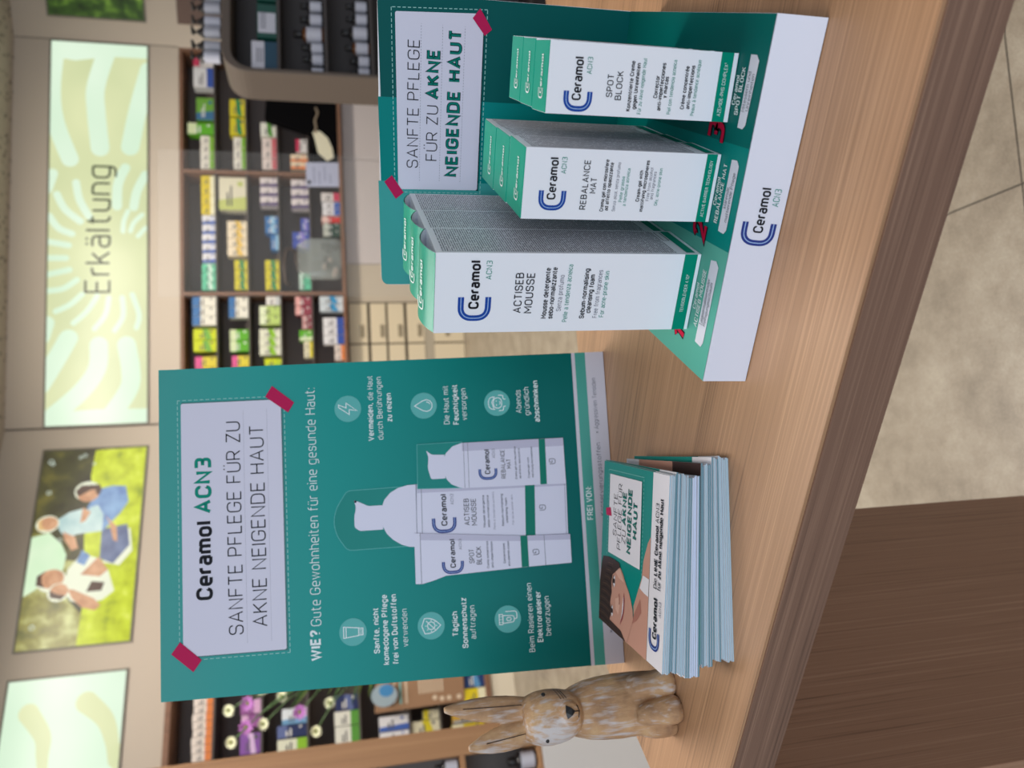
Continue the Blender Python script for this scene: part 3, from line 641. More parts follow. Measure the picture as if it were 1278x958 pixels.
BOX_C = [('Ceramol',7.7,92.3,22.5,5.4,'kb'), ('ACN3',21.6,87.2,8.7,3.0,'tr'), ('SPOT',10.2,73.9,12.1,3.7,'km'), ('BLOCK',8.9,68.5,15.3,3.7,'km'), ('Konzentrierte Creme',3.3,62.2,26.5,2.5,'kb'), ('gegen Unreinheiten',4.5,58.8,24.4,2.5,'kb'), ('Für zu Akne neigende Haut',2.0,55.5,29.7,2.3,'tr'), ('Corrector',11.1,46.6,11.9,2.5,'kb'), ('anti-imperfecciones',4.4,43.7,25.4,2.5,'kb'), ('y marcas',11.4,41.0,11.4,2.5,'kb'), ('Piel con tendencia acneica',2.8,37.3,28.9,2.3,'tr'), ('Crème concentrée',5.9,29.2,23.1,2.5,'kb'), ('anti-imperfections',6.1,25.8,23.4,2.5,'kb'), ('Peaux à tendance acnéique',2.7,22.5,29.9,2.3,'tr'), ('AZEMIDE-PHS COMPLEX¹',3.1,5.6,28.9,2.3,'wr')]
for proto, (x, y), step, rots, labs, grp in (
    (carton('cleanser_box', 52, 52, 171, (2.4, 11.2), BOX_A, (8.0, 135.8, 23.8, 156.6), True), (-.1483, .4363), .0545, (-2.2, -1.2, -1.6),
     ('tall white carton with curved green lid, front one of the three', 'tall white carton with curved green lid, middle one of the three', 'tall white carton with curved green lid, rearmost against the back panel'), 'tall cartons in the display'),
    (carton('cream_gel_box', 41.2, 40.5, 121.3, (2.2, 9.0), BOX_B, (5.3, 95.0, 17.0, 111.8)), (-.0804, .4333), .0422, (-1.6, -1.0, -1.4),
     ('medium white carton with green lid standing front of the middle row', 'medium white carton with green lid, second in the middle row', 'medium white carton with green lid, rearmost of the middle row'), 'medium cartons in the display'),
    (carton('spot_cream_box', 37.6, 30.4, 112, (2.8, 10.4), BOX_C, (1.6, 85.6, 12.4, 102.4)), (-.0224, .4330), .0314, (1.6, .6, .2),
     ('smallest white carton with green lid, frontmost of the right row', 'smallest white carton with green lid, second in the right row', 'smallest white carton with green lid, rearmost of the right row'), 'small cartons in the display')):
    for i in range(3):
        o = proto if i == 0 else copy_tree(proto)
        o.location = (x, y+i*step, CH+.0258); o.rotation_euler = (0, 0, radians(rots[i])); tag(o, labs[i], 'box', grp)

# ------------------------------------------------------------------ stack of folded flyers
FL0 = Vector((-.3928, .3477, CH)); FX = Vector((.9359, .3522, 0)); FYs = Vector((-.0648, .1276, 0))/.141   # slightly fanned sheets
FY = FYs.normalized()
ZC = ((.0455, .0405), (.0425, .0375))          # height of the stack at (front-left, front-right), (back-left, back-right)
M_FEDGE = mat('flyer_edge', (182, 202, 212), .6); M_FEDGE2 = mat('flyer_edge_tint', (108, 146, 158), .6)
M_FTEAL = mat('flyer_teal', (0, 132, 122), .35, spec=.12); M_SKIN = mat('print_skin', (196, 146, 128), .4, spec=.1); M_SKIND = mat('print_skin_deep', (170, 112, 98), .4, spec=.1); M_HAIR = mat('print_hair', (64, 44, 40), .4, spec=.1); M_LIP = mat('print_lip', (150, 70, 72), .4, spec=.1)
M_FCOV = mat('flyer_white', (226, 222, 228), .45)
NFLY = 34; FW = .138; FD = .141
class Patch:
    def __init__(s, f, off, rot, lift=0.0):
        s.f = f; s.off = off; s.rot = rot; s.lift = lift
    def p(s, u, v, d=0.0):            # u, v in thousandths of the sheet, d above the sheet
        u *= .001; v *= .001
        q = FX*(u*FW)+FY*(v*FD)
        c, sn = cos(s.rot), sin(s.rot)
        q = Vector((q.x*c-q.y*sn, q.x*sn+q.y*c, 0))+FX*s.off[0]+Vector((-FX.y, FX.x, 0))*s.off[1]
        vv = q.dot(Vector((-FX.y, FX.x, 0)))/.140; uu = (q.dot(FX)+.064*vv)/FW      # where it lies on the stack
        z = s.f*((1-vv)*((1-uu)*ZC[0][0]+uu*ZC[0][1])+vv*((1-uu)*ZC[1][0]+uu*ZC[1][1]))+d
        return q+Vector((0, 0, z))
def fly_params(i):
    t = i/(NFLY-1); r = RNG.uniform
    dx = .0115 if t < .30 else .0070 if t < .48 else -.0010 if t < .74 else .0010
    dy = -.0155*(1-t); ro = .085*(1-t)
    if t >= .985: dx = dy = ro = 0
    if t < .985: dx += r(-.0013, .0013); dy += r(-.0004, .0004); ro += r(-.004, .004)
    return (dx, dy), ro
for i in range(NFLY):
    off, ro = fly_params(i); top = i == NFLY-1
    A = Patch((i+.03)/NFLY, off, ro); Bt = Patch((i+1)/NFLY, off, ro); Md = Patch((i+.5)/NFLY, off, ro)
    flip = i == 15
    nseg = 6; us = [1000*k/nseg for k in range(nseg+1)]
    b = MB()
    ring = lambda P, e=0: [P.p(u, e) for u in us]+[P.p(u, 1000-e) for u in us[::-1]]
    lo, md, hi = ring(A), ring(Md, 4), ring(Bt); n = len(lo)
    edge = M_FEDGE if RNG.random() < .55 else M_FEDGE2
    if 17 <= i <= 20: edge = mat('flyer_edge_bright', (214, 222, 242), .6)
    for r0, r1, mm in ((lo, md, edge), (md, hi, M_FEDGE)):
        b.mesh(r0+r1, [(k, (k+1) % n, n+(k+1) % n, n+k) for k in range(n)], mm)
    b.face(lo[::-1], M_FCOV)
    o_s = .205
    if not flip:
        b.face([Bt.p(0, 208), Bt.p(1000, 208), Bt.p(1000, 1000), Bt.p(0, 1000)], M_FTEAL)
        b.face([Bt.p(0, 0), Bt.p(1000, 0), Bt.p(1000, 208), Bt.p(0, 208)], M_FCOV)
    else:
        b.face([Bt.p(0, 0), Bt.p(560, 0), Bt.p(560, 1000), Bt.p(0, 1000)], M_FTEAL)
        b.face([Bt.p(560, 0), Bt.p(1000, 0), Bt.p(1000, 330), Bt.p(560, 330)], M_HAIR); b.face([Bt.p(560, 330), Bt.p(1000, 330), Bt.p(1000, 800), Bt.p(560, 800)], M_SKIN)
        b.face([Bt.p(560, 800), Bt.p(1000, 800), Bt.p(1000, 1000), Bt.p(560, 1000)], M_FCOV)
    if top:
        e0, e1, e2, e3 = .0002, .0004, .0006, .0008
        pl = lambda pts, m, d: b.face([Bt.p(x*1000, y*1000, d) for x, y in pts], m)
        pl([(.66, .208), (.62, .245), (.585, .262), (.513, .298), (.418, .312), (.236, .416), (.179, .411), (.0, .499), (.0, .208)], M_SKIN, e0)
        pl([(.30, .32), (.19, .405), (.13, .43), (.17, .36), (.23, .30)], M_SKIND, e1)
        pl([(.437, .291), (.434, .208), (.341, .208), (.345, .27), (.357, .335)], M_FCOV, e1)
        pl([(.327, .80), (.402, .644), (.375, .60), (.325, .541), (.29, .49), (.253, .456), (.21, .425), (.16, .415), (.09, .45), (.0, .499), (.0, .80)], M_SKIN, e1)
        pl([(.41, .95), (.372, .973), (.25, 1.0), (.0, 1.0), (.0, .77), (.05, .80), (.096, .775), (.16, .80), (.224, .775), (.28, .79), (.334, .768), (.397, .644), (.423, .66), (.428, .74), (.425, .85)], M_HAIR, e2)
        pl([(.0, .77), (.05, .80), (.04, .60), (.0, .52)], M_HAIR, e2)
        for ex, ey in ((.30, .735), (.115, .755)):
            pl([(ex-.038, ey), (ex-.015, ey+.02), (ex+.02, ey+.018), (ex+.036, ey-.004), (ex+.01, ey-.014), (ex-.02, ey-.012)], M_FCOV, e2)
            pl([(ex-.012, ey-.012), (ex-.014, ey+.018), (ex+.014, ey+.018), (ex+.014, ey-.012)], M_HAIR, e3)
            pl([(ex-.044, ey+.012), (ex-.012, ey+.034), (ex+.036, ey+.012), (ex+.03, ey+.006), (ex-.01, ey+.022)], M_HAIR, e3)
        pl([(.275, .565), (.22, .582), (.16, .590), (.07, .612), (.12, .572), (.17, .555), (.23, .552)], M_LIP, e2)
        pl([(.252, .568), (.2, .582), (.15, .586), (.1, .602), (.15, .574), (.2, .566)], M_FCOV, e3)
        pl([(.236, .66), (.25, .642), (.222, .628), (.19, .632), (.18, .650), (.20, .642), (.222, .642)], M_SKIND, e2)
        pl([(.40, .65), (.36, .60), (.33, .57), (.335, .66), (.36, .72)], mat('print_skin_light', (214, 166, 146), .4), e2)
        pl([(.14, .70), (.20, .71), (.22, .66), (.18, .63), (.12, .65)], mat('print_skin_light', (214, 166, 146), .4), e1+.0001)
        for k in range(16):
            x = .03+.024*k; y0 = .985-.0006*k*k
            b.line(Bt, [(1000*(x), 1000*y0), (1000*(x+.006), 1000*(y0-.08)), (1000*(x-.004), 1000*(.80-.002*k))], 3.2, mat('print_hair_light', (104, 76, 64), .4, spec=.1) if k % 2 else M_BLACK, e3)
        pl([(.456, .34), (.935, .352), (.93, .872), (.452, .864)], M_FCOV, e2)
        for q0, q1 in (((.43, .315), (.96, .328)), ((.96, .328), (.955, .9)), ((.955, .9), (.43, .89))):
            b.dash(Bt, (q0[0]*1000, q0[1]*1000), (q1[0]*1000, q1[1]*1000), 3.5, 14, 9, M_WLINE, e1)
        pl([(.714, .927), (.73, .842), (.679, .818), (.672, .915)], M_PINK, e3)
        text(b, Bt, 'SANFTE', 572, 724, 250, 62, M_BLACK, 'l', e3); text(b, Bt, 'PFLEGE FÜR', 502, 648, 386, 62, M_BLACK, 'l', e3)
        text(b, Bt, 'ZU', 552, 570, 76, 62, M_BLACK, 'l', e3)
        for s, x, y, w in (('AKNE', 655, 572, 197), ('NEIGENDE', 508, 484, 372), ('HAUT', 606, 397, 208)):
            text(b, Bt, s, x, y, w, 66, M_DARKTEAL, 'b', e3, th=.27); text(b, Bt, s, x+4, y+4, w-8, 58, M_TEALD, 'b', e3+.0001, th=.16)
        clogo(b, Bt, 84, 48, 186, 186, 26, M_BLUED, e1)
        text(b, Bt, 'Ceramol', 148, 84, 212, 52, M_BLACK, 'b', e2); text(b, Bt, 'ACN3', 276, 34, 78, 32, M_GREY, 'r', e2)
        text(b, Bt, 'Die', 408, 103, 52, 42, M_BLACK, 'r', e2); text(b, Bt, 'LINIE Ceramol', 474, 104, 258, 42, M_BLACK, 'b', e2); text(b, Bt, 'ACN3', 746, 106, 100, 42, M_BLACK, 'r', e2)
        text(b, Bt, 'für', 408, 54, 44, 42, M_BLACK, 'r', e2); text(b, Bt, 'zu Akne neigende Haut', 468, 55, 410, 42, M_BLACK, 'b', e2)
    o = b.build('flyer', None, loc=FL0)
    tag(o, 'folded flyer topmost on the stack, woman with dark fringe on its cover' if top else
        'folded flyer lying at the very bottom of the stack on the counter' if i == 0 else
        'folded flyer halfway down the stack, dark photo cover showing at its right side' if i == 15 else
        'folded flyer inside the stack, seen only by its pale blue edge', 'flyer', 'folded flyers in the stack on the counter')

# ------------------------------------------------------------------ carved wooden rabbit
def rabbit_mat():
    m = bpy.data.materials.new('limed_wood'); m.use_nodes = True; nt = m.node_tree; p = nt.nodes['Principled BSDF']
    tc = nt.nodes.new('ShaderNodeTexCoord')
    def nz(scale, det=6, st=(1, 1, 1), rot=(0, 0, 0)):
        mp = nt.nodes.new('ShaderNodeMapping'); mp.inputs['Scale'].default_value = st; mp.inputs['Rotation'].default_value = rot
        nt.links.new(tc.outputs['Object'], mp.inputs[0])
        n = nt.nodes.new('ShaderNodeTexNoise'); n.inputs['Scale'].default_value = scale; n.inputs['Detail'].default_value = det
        nt.links.new(mp.outputs[0], n.inputs['Vector']); return n
    base = ramp_node(nt, [(.3, (142, 108, 80)), (.5, (186, 146, 106)), (.7, (208, 172, 128))])
    n1 = nz(46, 8); nt.links.new(n1.outputs['Fac'], base.inputs['Fac'])
    strokes = nz(210, 6, (1.6, 1.6, .22), (.5, .6, 0)); wide = nz(34, 3)
    ad = nt.nodes.new('ShaderNodeMath'); ad.operation = 'MULTIPLY_ADD'; ad.inputs[1].default_value = .6; nt.links.new(strokes.outputs['Fac'], ad.inputs[0])
    w2 = nt.nodes.new('ShaderNodeMath'); w2.operation = 'MULTIPLY'; w2.inputs[1].default_value = .4; nt.links.new(wide.outputs['Fac'], w2.inputs[0]); nt.links.new(w2.outputs[0], ad.inputs[2])
    # more wash on the left cheek and ear tips
    geo = nt.nodes.new('ShaderNodeVectorMath'); geo.operation = 'DISTANCE'; geo.inputs[1].default_value = (-.020, -.012, .103); nt.links.new(tc.outputs['Object'], geo.inputs[0])
    mr = nt.nodes.new('ShaderNodeMapRange'); mr.inputs['From Min'].default_value = .006; mr.inputs['From Max'].default_value = .027; mr.inputs['To Min'].default_value = .15; mr.inputs['To Max'].default_value = 0.0
    nt.links.new(geo.outputs['Value'], mr.inputs['Value'])
    su = nt.nodes.new('ShaderNodeMath'); su.operation = 'ADD'; nt.links.new(ad.outputs[0], su.inputs[0]); nt.links.new(mr.outputs[0], su.inputs[1])
    wr = nt.nodes.new('ShaderNodeMapRange'); wr.inputs['From Min'].default_value = .495; wr.inputs['From Max'].default_value = .66; wr.inputs['To Max'].default_value = .92; nt.links.new(su.outputs[0], wr.inputs['Value'])
    mx = nt.nodes.new('ShaderNodeMix'); mx.data_type = 'RGBA'; mx.inputs['B'].default_value = lin((206, 200, 198))+(1,)
    nt.links.new(base.outputs['Color'], mx.inputs['A']); nt.links.new(wr.outputs[0], mx.inputs['Factor'])
    # burnt brown along the right flank and the feet
    sp = nt.nodes.new('ShaderNodeSeparateXYZ'); nt.links.new(tc.outputs['Object'], sp.inputs[0])
    fm = nt.nodes.new('ShaderNodeMapRange'); fm.inputs['From Min'].default_value = .006; fm.inputs['From Max'].default_value = .026; fm.inputs['To Max'].default_value = .85; nt.links.new(sp.outputs[0], fm.inputs['Value'])
    n3 = nz(60, 6, (1, 1, .4)); mu = nt.nodes.new('ShaderNodeMath'); mu.operation = 'MULTIPLY'; nt.links.new(fm.outputs[0], mu.inputs[0])
    r3 = nt.nodes.new('ShaderNodeMapRange'); r3.inputs['From Min'].default_value = .38; r3.inputs['From Max'].default_value = .6; nt.links.new(n3.outputs['Fac'], r3.inputs['Value']); nt.links.new(r3.outputs[0], mu.inputs[1])
    m2 = nt.nodes.new('ShaderNodeMix'); m2.data_type = 'RGBA'; m2.inputs['B'].default_value = lin((104, 88, 74))+(1,)
    nt.links.new(mx.outputs['Result'], m2.inputs['A']); nt.links.new(mu.outputs[0], m2.inputs['Factor']); nt.links.new(m2.outputs['Result'], p.inputs['Base Color'])
    bp = nt.nodes.new('ShaderNodeBump'); bp.inputs['Strength'].default_value = .8; bp.inputs['Distance'].default_value = .0014
    ch = nz(260, 5, (1, 1, .3), (.5, .5, 0)); nt.links.new(ch.outputs['Fac'], bp.inputs['Height']); nt.links.new(bp.outputs['Normal'], p.inputs['Normal'])
    p.inputs['Roughness'].default_value = .7
    return m
root = thing('carved_rabbit', 'whitewashed carved wooden rabbit with upright ears standing at the counter end', 'figurine', (-.4890, .4065, CH), radians(54))
def ell(cx, cy, cz, rx, ry, n=20, pw=2.0):
    out = []
    for k in range(n):
        a = 2*pi*k/n; c, s = cos(a), sin(a)
        out.append(Vector((cx+rx*math.copysign(abs(c)**(2/pw), c), cy+ry*math.copysign(abs(s)**(2/pw), s), cz)))
    return out
rm = rabbit_mat(); b = MB()
# body, from seat to neck (x right, -y towards the viewer)
b.rings([ell(.0015, .006, z, rx, ry, 22, 2.4) for z, rx, ry in ((.002, .0215, .019), (.010, .0235, .0205), (.025, .0245, .0215), (.042, .0248, .022), (.056, .0240, .021), (.068, .0225, .0195), (.078, .0195, .0175), (.086, .0160, .015), (.092, .0135, .013))], rm)
# head
b.rings([ell(-.0005, y, z, rx, ry, 22, 2.3) for z, y, rx, ry in ((.0775, -.006, .0085, .010), (.0815, -.005, .0150, .0165), (.087, -.003, .0182, .020), (.094, -.001, .0200, .0212), (.102, .001, .0208, .0205), (.110, .002, .0202, .0192), (.117, .003, .0180, .0168), (.122, .004, .0140, .013))], rm)
# muzzle
b.rings([[Vector((-.001+rx*cos(2*pi*k/16), y, .0895+rz*sin(2*pi*k/16))) for k in range(16)] for y, rx, rz in ((-.014, .013, .011), (-.0205, .0105, .0088), (-.0245, .0070, .0060), (-.0262, .0030, .0026))], rm)
# ears
for sx, lean, tipz, tx in ((1, .0, .1825, .0150), (-1, .0, .1660, -.0150)):
    R = []
    bx = .0088*sx
    for t in (0, .12, .3, .5, .68, .82, .93, 1):
        wdt = .0100*(sin(pi*(.20+.76*t)))**.8+.0004; z = .112+(tipz-.112)*t
        cx = bx+(tx-bx)*t**1.5
        R.append(ell(cx, .006+.004*t, z, wdt, .0058*(1-.55*t)+.0006, 14))
    b.rings(R, rm)
# hind legs and front paws carved from the block
for cx, cy, rx, ry, ht in ((-.0085, -.0145, .0105, .0105, .034), (.0125, -.0115, .0108, .0105, .040)):
    b.rings([ell(cx, cy+dy, z, rx*k, ry*k, 14, 2.6) for z, k, dy in ((.0, .90, -.0035), (.004, 1.04, -.004), (.010, 1.02, -.003), (.018, .92, -.0005), (ht-.008, .86, .001), (ht, .55, .003))], rm)
b.rings([ell(-.0205, .001, z, .0065*k, .012*k, 14) for z, k in ((.0, .9), (.006, 1.05), (.016, 1.0), (.026, .6))], rm)
tmp = b.build('tmp_body')
rmod = tmp.modifiers.new('remesh', 'REMESH'); rmod.mode = 'VOXEL'; rmod.voxel_size = .00085; rmod.use_smooth_shade = True
smod = tmp.modifiers.new('smooth', 'SMOOTH'); smod.iterations = 5; smod.factor = .5
dg = bpy.context.evaluated_depsgraph_get(); dg.update()
me = bpy.data.meshes.new_from_object(tmp.evaluated_get(dg)); me.name = 'rabbit_body'
bpy.data.objects.remove(tmp)
me.materials.clear(); me.materials.append(rm)
zmin = min(v.co.z for v in me.vertices)
for v in me.vertices: v.co.z -= zmin
body = bpy.data.objects.new('rabbit_body', me); COL.objects.link(body); body.parent = root
M_NOSE = mat('rabbit_black', (22, 20, 20), .35); M_LINE = mat('rabbit_line', (70, 52, 40), .6)
from mathutils.bvhtree import BVHTree
bvh = BVHTree.FromPolygons([v.co.copy() for v in me.vertices], [tuple(p.vertices) for p in me.polygons])
def onface(x, z, out=.0003, src=None):
    o, d = ((Vector((x, -.2, z)), Vector((0, 1, 0))) if src is None else src)
    loc, nor, _, _ = bvh.ray_cast(o, d)
    return (loc+nor*out, nor) if loc else (Vector((x, -.02, z)), Vector((0, -1, 0)))
b = MB(); P = [onface(x, z, .0006)[0] for x, z in ((-.0055, .0930), (-.0010, .0938), (.0040, .0930), (.0018, .0895), (-.0008, .0868), (-.0036, .0895))]
b.prism(P, (0, -.0006, 0), M_NOSE); b.build('nose', root)
for x, z, r in ((.0150, .1065, .0019), (-.0180, .1075, .0016)):
    c, nrm = onface(x, z, .0001); a = nrm.cross(Vector((0, 0, 1))).normalized(); u = a.cross(nrm)
    b = MB(); b.rings([[c+nrm*dd+(a*cos(2*pi*k/14)*rr*1.15+u*sin(2*pi*k/14)*rr*.85) for k in range(14)] for dd, rr in ((-.001, r), (.0003, r), (.0009, r*.6))], M_NOSE); b.build('eye', root)
b = MB()
b.tube([onface(-.0008, z)[0] for z in (.0872, .0855, .0838, .0822)], .00035, M_NOSE, 6); b.tube([onface(x, .0828+abs(x+.0008)*.3)[0] for x in (-.005, -.003, -.0008, .0014, .0036)], .00035, M_NOSE, 6)
b.build('mouth', root)
for dz, ln in ((.0, .0075), (.0022, .0080), (-.0020, .0065)):
    b = MB(); b.tube([onface(.0095+k*ln/4, .0925+dz+k*.0007)[0] for k in range(5)], .00028, M_LINE, 5); b.build('whisker', root)
for sx, tipz in ((1, .1825), (-1, .1660)):      # dark crease along the inner ear
    b = MB(); b.tube([onface(.0105*sx+(.003*sx)*t, .122+(tipz-.134)*t)[0] for t in (0, .25, .5, .75, .95)], .00035, M_LINE, 5); b.build('ear_crease', root)

# ------------------------------------------------------------------ lit wall panels
def emit_mat(name, rgb, k=1.0):
    m = bpy.data.materials.new(name); m.use_nodes = True; nt = m.node_tree; p = nt.nodes['Principled BSDF']
    p.inputs['Base Color'].default_value = (.02, .02, .02, 1); p.inputs['Roughness'].default_value = .3
    p.inputs['Emission Color'].default_value = lin(rgb)+(1,); p.inputs['Emission Strength'].default_value = k
    return m
def emit_noise(name, stops, scale, detail=5, stretch=(1, 1, 1)):
    m = emit_mat(name, (0, 0, 0)); nt = m.node_tree; p = nt.nodes['Principled BSDF']
    tc = nt.nodes.new('ShaderNodeTexCoord'); mp = nt.nodes.new('ShaderNodeMapping'); mp.inputs['Scale'].default_value = stretch
    n = nt.nodes.new('ShaderNodeTexNoise'); n.inputs['Scale'].default_value = scale; n.inputs['Detail'].default_value = detail
    nt.links.new(tc.outputs['Object'], mp.inputs[0]); nt.links.new(mp.outputs[0], n.inputs['Vector'])
    r = ramp_node(nt, stops); nt.links.new(n.outputs['Fac'], r.inputs['Fac']); nt.links.new(r.outputs['Color'], p.inputs['Emission Color'])
    return m
M_LBF = mat('lightbox_frame', (120, 116, 104), .4)
E_OLIVE = emit_noise('lit_olive', [(.3, (204, 214, 164)), (.7, (222, 228, 178))], 1.2, 2)
E_MINT = emit_noise('lit_mint', [(.3, (208, 236, 206)), (.7, (226, 246, 222))], 1.0, 2)
E_INK = emit_mat('lit_lettering', (52, 60, 44))
def lightbox(name, label, W, s0, s1, z0, z1):
    root = thing(name, label, 'light panel', wp(W, s0, -.012, z0), rz_of(W))
    w, hh = s1-s0, z1-z0
    b = MB(); t = .014
    for a, c in (((-t, 0, -t), (w+t, .012, 0)), ((-t, 0, hh), (w+t, .012, hh+t)), ((-t, 0, 0), (0, .012, hh)), ((w, 0, 0), (w+t, .012, hh))): b.box(a, c, M_LBF)
    b.build('panel_frame', root)
    return root, Frame((0, .004, 0), (1, 0, 0), (0, 0, 1)), w*1000, hh*1000
def clip_poly(P, x0, y0, x1, y1):
    for ax, lim, sg in ((0, x0, 1), (0, x1, -1), (1, y0, 1), (1, y1, -1)):
        out = []
        for i in range(len(P)):
            a, c = P[i-1], P[i]; ia = sg*(a[ax]-lim) >= 0; ic = sg*(c[ax]-lim) >= 0
            if ia != ic:
                t = (lim-a[ax])/(c[ax]-a[ax]); out.append((a[0]+(c[0]-a[0])*t, a[1]+(c[1]-a[1])*t))
            if ic: out.append(c)
        P = out
        if not P: break
    return P
def smoothline(P, k=6):
    out = []; n = len(P)
    for i in range(n-1):
        p0, p1, p2, p3 = Vector(P[max(i-1, 0)]), Vector(P[i]), Vector(P[i+1]), Vector(P[min(i+2, n-1)])
        for j in range(k):
            t = j/k; out.append(.5*((2*p1)+(p2-p0)*t+(2*p0-5*p1+4*p2-p3)*t*t+(3*p1-p0-3*p2+p3)*t**3))
    out.append(Vector(P[-1])); return out
def petal(b, fr, w, hh, P, t, d, m, t2=None):
    C = smoothline([(x*w, y*hh) for x, y in P]); L = []; R = []
    n = len(C)
    for i, c in enumerate(C):
        dr = (C[min(i+1, n-1)]-C[max(i-1, 0)]).normalized(); nn = Vector((-dr.y, dr.x)); tt = t/2 if t2 is None else (t+(t2-t)*i/(n-1))/2
        L.append(c+nn*tt); R.append(c-nn*tt)
    def capq(c, a, dr, tt): return [c+Vector((cos(a+q), sin(a+q)))*tt for q in [pi*k/8 for k in range(1, 8)]]
    e = (C[-1]-C[-2]).normalized(); s = (C[0]-C[1]).normalized()
    te = (t2 or t)/2
    P2 = R+capq(C[-1], math.atan2(-e.x, e.y)+pi+pi/1-pi, e, te)[::1] if False else R+[C[-1]+e*te*sin(q)-Vector((-e.y, e.x))*te*cos(q) for q in [pi*k/8 for k in range(1, 8)]]+L[::-1]+[C[0]+s*t/2*sin(q)-Vector((-s.y, s.x))*t/2*cos(q) for q in [pi*k/8 for k in range(1, 8)]]
    Q = clip_poly([(p.x, p.y) for p in P2], 0, 0, w, hh)
    if len(Q) > 2: b.poly(fr, Q, m, d)

root, fr, w, hh = lightbox('light_panel', 'wide pale green lit wall panel with sun pattern, lettered Erkältung', WA, .026, 3.439, 2.762, 3.541)
b = MB(); b.poly(fr, [(0, 0), (w, 0), (w, hh), (0, hh)], E_OLIVE, 0)
for P, t in ((((.618,.73),(.574,.694),(.53,.599)),62), (((.586,.921),(.547,.836),(.516,.683)),60), (((.529,.993),(.498,.9),(.483,.765)),56), (((.463,1.02),(.453,.797)),54), (((.42,1.02),(.42,.821)),52), (((.377,1.01),(.39,.786)),52),
 (((.336,.992),(.342,.842),(.364,.71)),50), (((.284,.913),(.301,.773),(.327,.658)),48), (((.254,.738),(.284,.606),(.322,.507)),46), (((.239,.529),(.275,.422),(.318,.389)),46), (((.234,.328),(.27,.245),(.318,.254)),46), (((.24,.108),(.274,.083),(.326,.152)),44),
 (((.661,.227),(.616,.303),(.558,.311)),80), (((.644,.018),(.599,.105),(.556,.139)),74), (((.545,.199),(.518,.241),(.491,.249)),40), (((.536,.052),(.514,.138),(.492,.172)),40), (((.501,.017),(.479,.094)),40), (((.60,1.02),(.64,.97)),90),
 (((.216,.786),(.165,.898),(.10,1.05)),150), (((.198,.486),(.138,.501),(.08,.664),(.02,.95)),145), (((.197,.209),(.137,.166),(.086,.182),(.02,.36)),150), (((.255,1.0),(.22,1.04)),120),
 (((.68,.794),(.776,.941),(.867,.987),(.99,.95)),140), (((.712,.489),(.812,.533),(.883,.536),(1.0,.40)),150), (((.717,.178),(.822,.096),(.934,-.02)),150)):
    petal(b, fr, w, hh, P, t, .0006+.0002*RNG.random(), E_MINT)
b.poly(fr, [(0, 0), (120, 0), (128, hh*.5), (110, hh), (0, hh)], E_MINT, .0009)
b.poly(fr, [(w-150, hh), (w-175, hh*.75), (w-120, hh*.4), (w-120, 0), (w, 0), (w, hh)], E_MINT, .0009)
b.build('lit_face', root)
b = MB(); text(b, fr, 'Erkältung', 1126, 291, 1146, 205, E_INK, 'l', .002, th=.10); b.build('lettering', root)

root, fr, w, hh = lightbox('light_panel', 'pale green lit wall panel with leaf shapes, cut off at the left', WP, -3.55, -1.966, 2.754, 3.523)
b = MB(); b.poly(fr, [(0, 0), (w, 0), (w, hh), (0, hh)], E_MINT, 0)
for P, t in ((((.62,.05),(.70,.07),(.80,.15),(.88,.32)),110), (((.60,.62),(.68,.64),(.76,.66),(.86,.80)),100), (((.56,.0),(.62,.02),(.66,.02)),80)): petal(b, fr, w, hh, P, t*.55, .0008, E_OLIVE, t*1.3)
b.build('lit_face', root)

root, fr, w, hh = lightbox('picture_panel', 'lit wall picture of a family sitting on a green meadow', WP, -1.757, -.198, 2.751, 3.5165)
E_DK = emit_noise('lit_dark_trees', [(.3, (52, 48, 36)), (.55, (78, 76, 46)), (.75, (120, 112, 52))], 5, 4)
E_BOK = emit_noise('lit_bokeh', [(.3, (96, 96, 52)), (.5, (150, 144, 74)), (.7, (214, 218, 150))], 6, 3)
E_GR = emit_noise('lit_meadow', [(.25, (120, 140, 20)), (.42, (188, 200, 24)), (.6, (208, 222, 44)), (.8, (232, 240, 110))], 9, 6)
E_SKY = emit_noise('lit_glare', [(.3, (206, 238, 196)), (.7, (228, 246, 214))], 3, 2)
E_SK = emit_noise('lit_skin', [(.3, (190, 134, 98)), (.7, (226, 176, 136))], 12, 3); E_HR = emit_mat('lit_hair', (86, 62, 52)); E_BL = emit_mat('lit_blond', (226, 190, 130))
E_SB = emit_noise('lit_blue_shirt', [(.3, (92, 124, 178)), (.7, (140, 178, 214))], 8, 3); E_SC = emit_noise('lit_pale_shirt', [(.3, (176, 206, 204)), (.7, (216, 234, 226))], 8, 3)
E_JN = emit_noise('lit_jeans', [(.3, (84, 96, 132)), (.7, (120, 134, 166))], 9, 3); E_RIM = emit_mat('lit_rim', (236, 240, 214)); E_BUB = emit_mat('lit_bubble', (200, 214, 200))
b = MB(); U = lambda L, m, d: b.poly(fr, [(x*w, y*hh) for x, y in L], m, d)
EL = lambda x, y, rx, ry, m, d: b.disc(fr, x*w, y*hh, rx*w, m, d, 20, ry*hh)
U([(0,0),(1,0),(1,1),(0,1)], E_BOK, 0)
U([(.56,1),(.56,.84),(.48,.70),(.47,.5),(1,.46),(1,1)], E_DK, .0004); U([(.12,.42),(.20,.36),(.36,.50),(.34,.66),(.22,.60)], E_DK, .0004); U([(.40,.5),(.47,.5),(.50,.7),(.42,.7)], E_DK, .0004)
U([(.993,.502),(1,0),(0,0),(0,.475),(.155,.465),(.30,.44),(.449,.50),(.533,.52),(.68,.47),(.85,.52)], E_GR, .0008)
U([(.541,1),(.559,.846),(.50,.72),(.44,.66),(.366,.675),(.35,.80),(.30,.85),(.27,.93),(.25,1)], E_SKY, .0008)
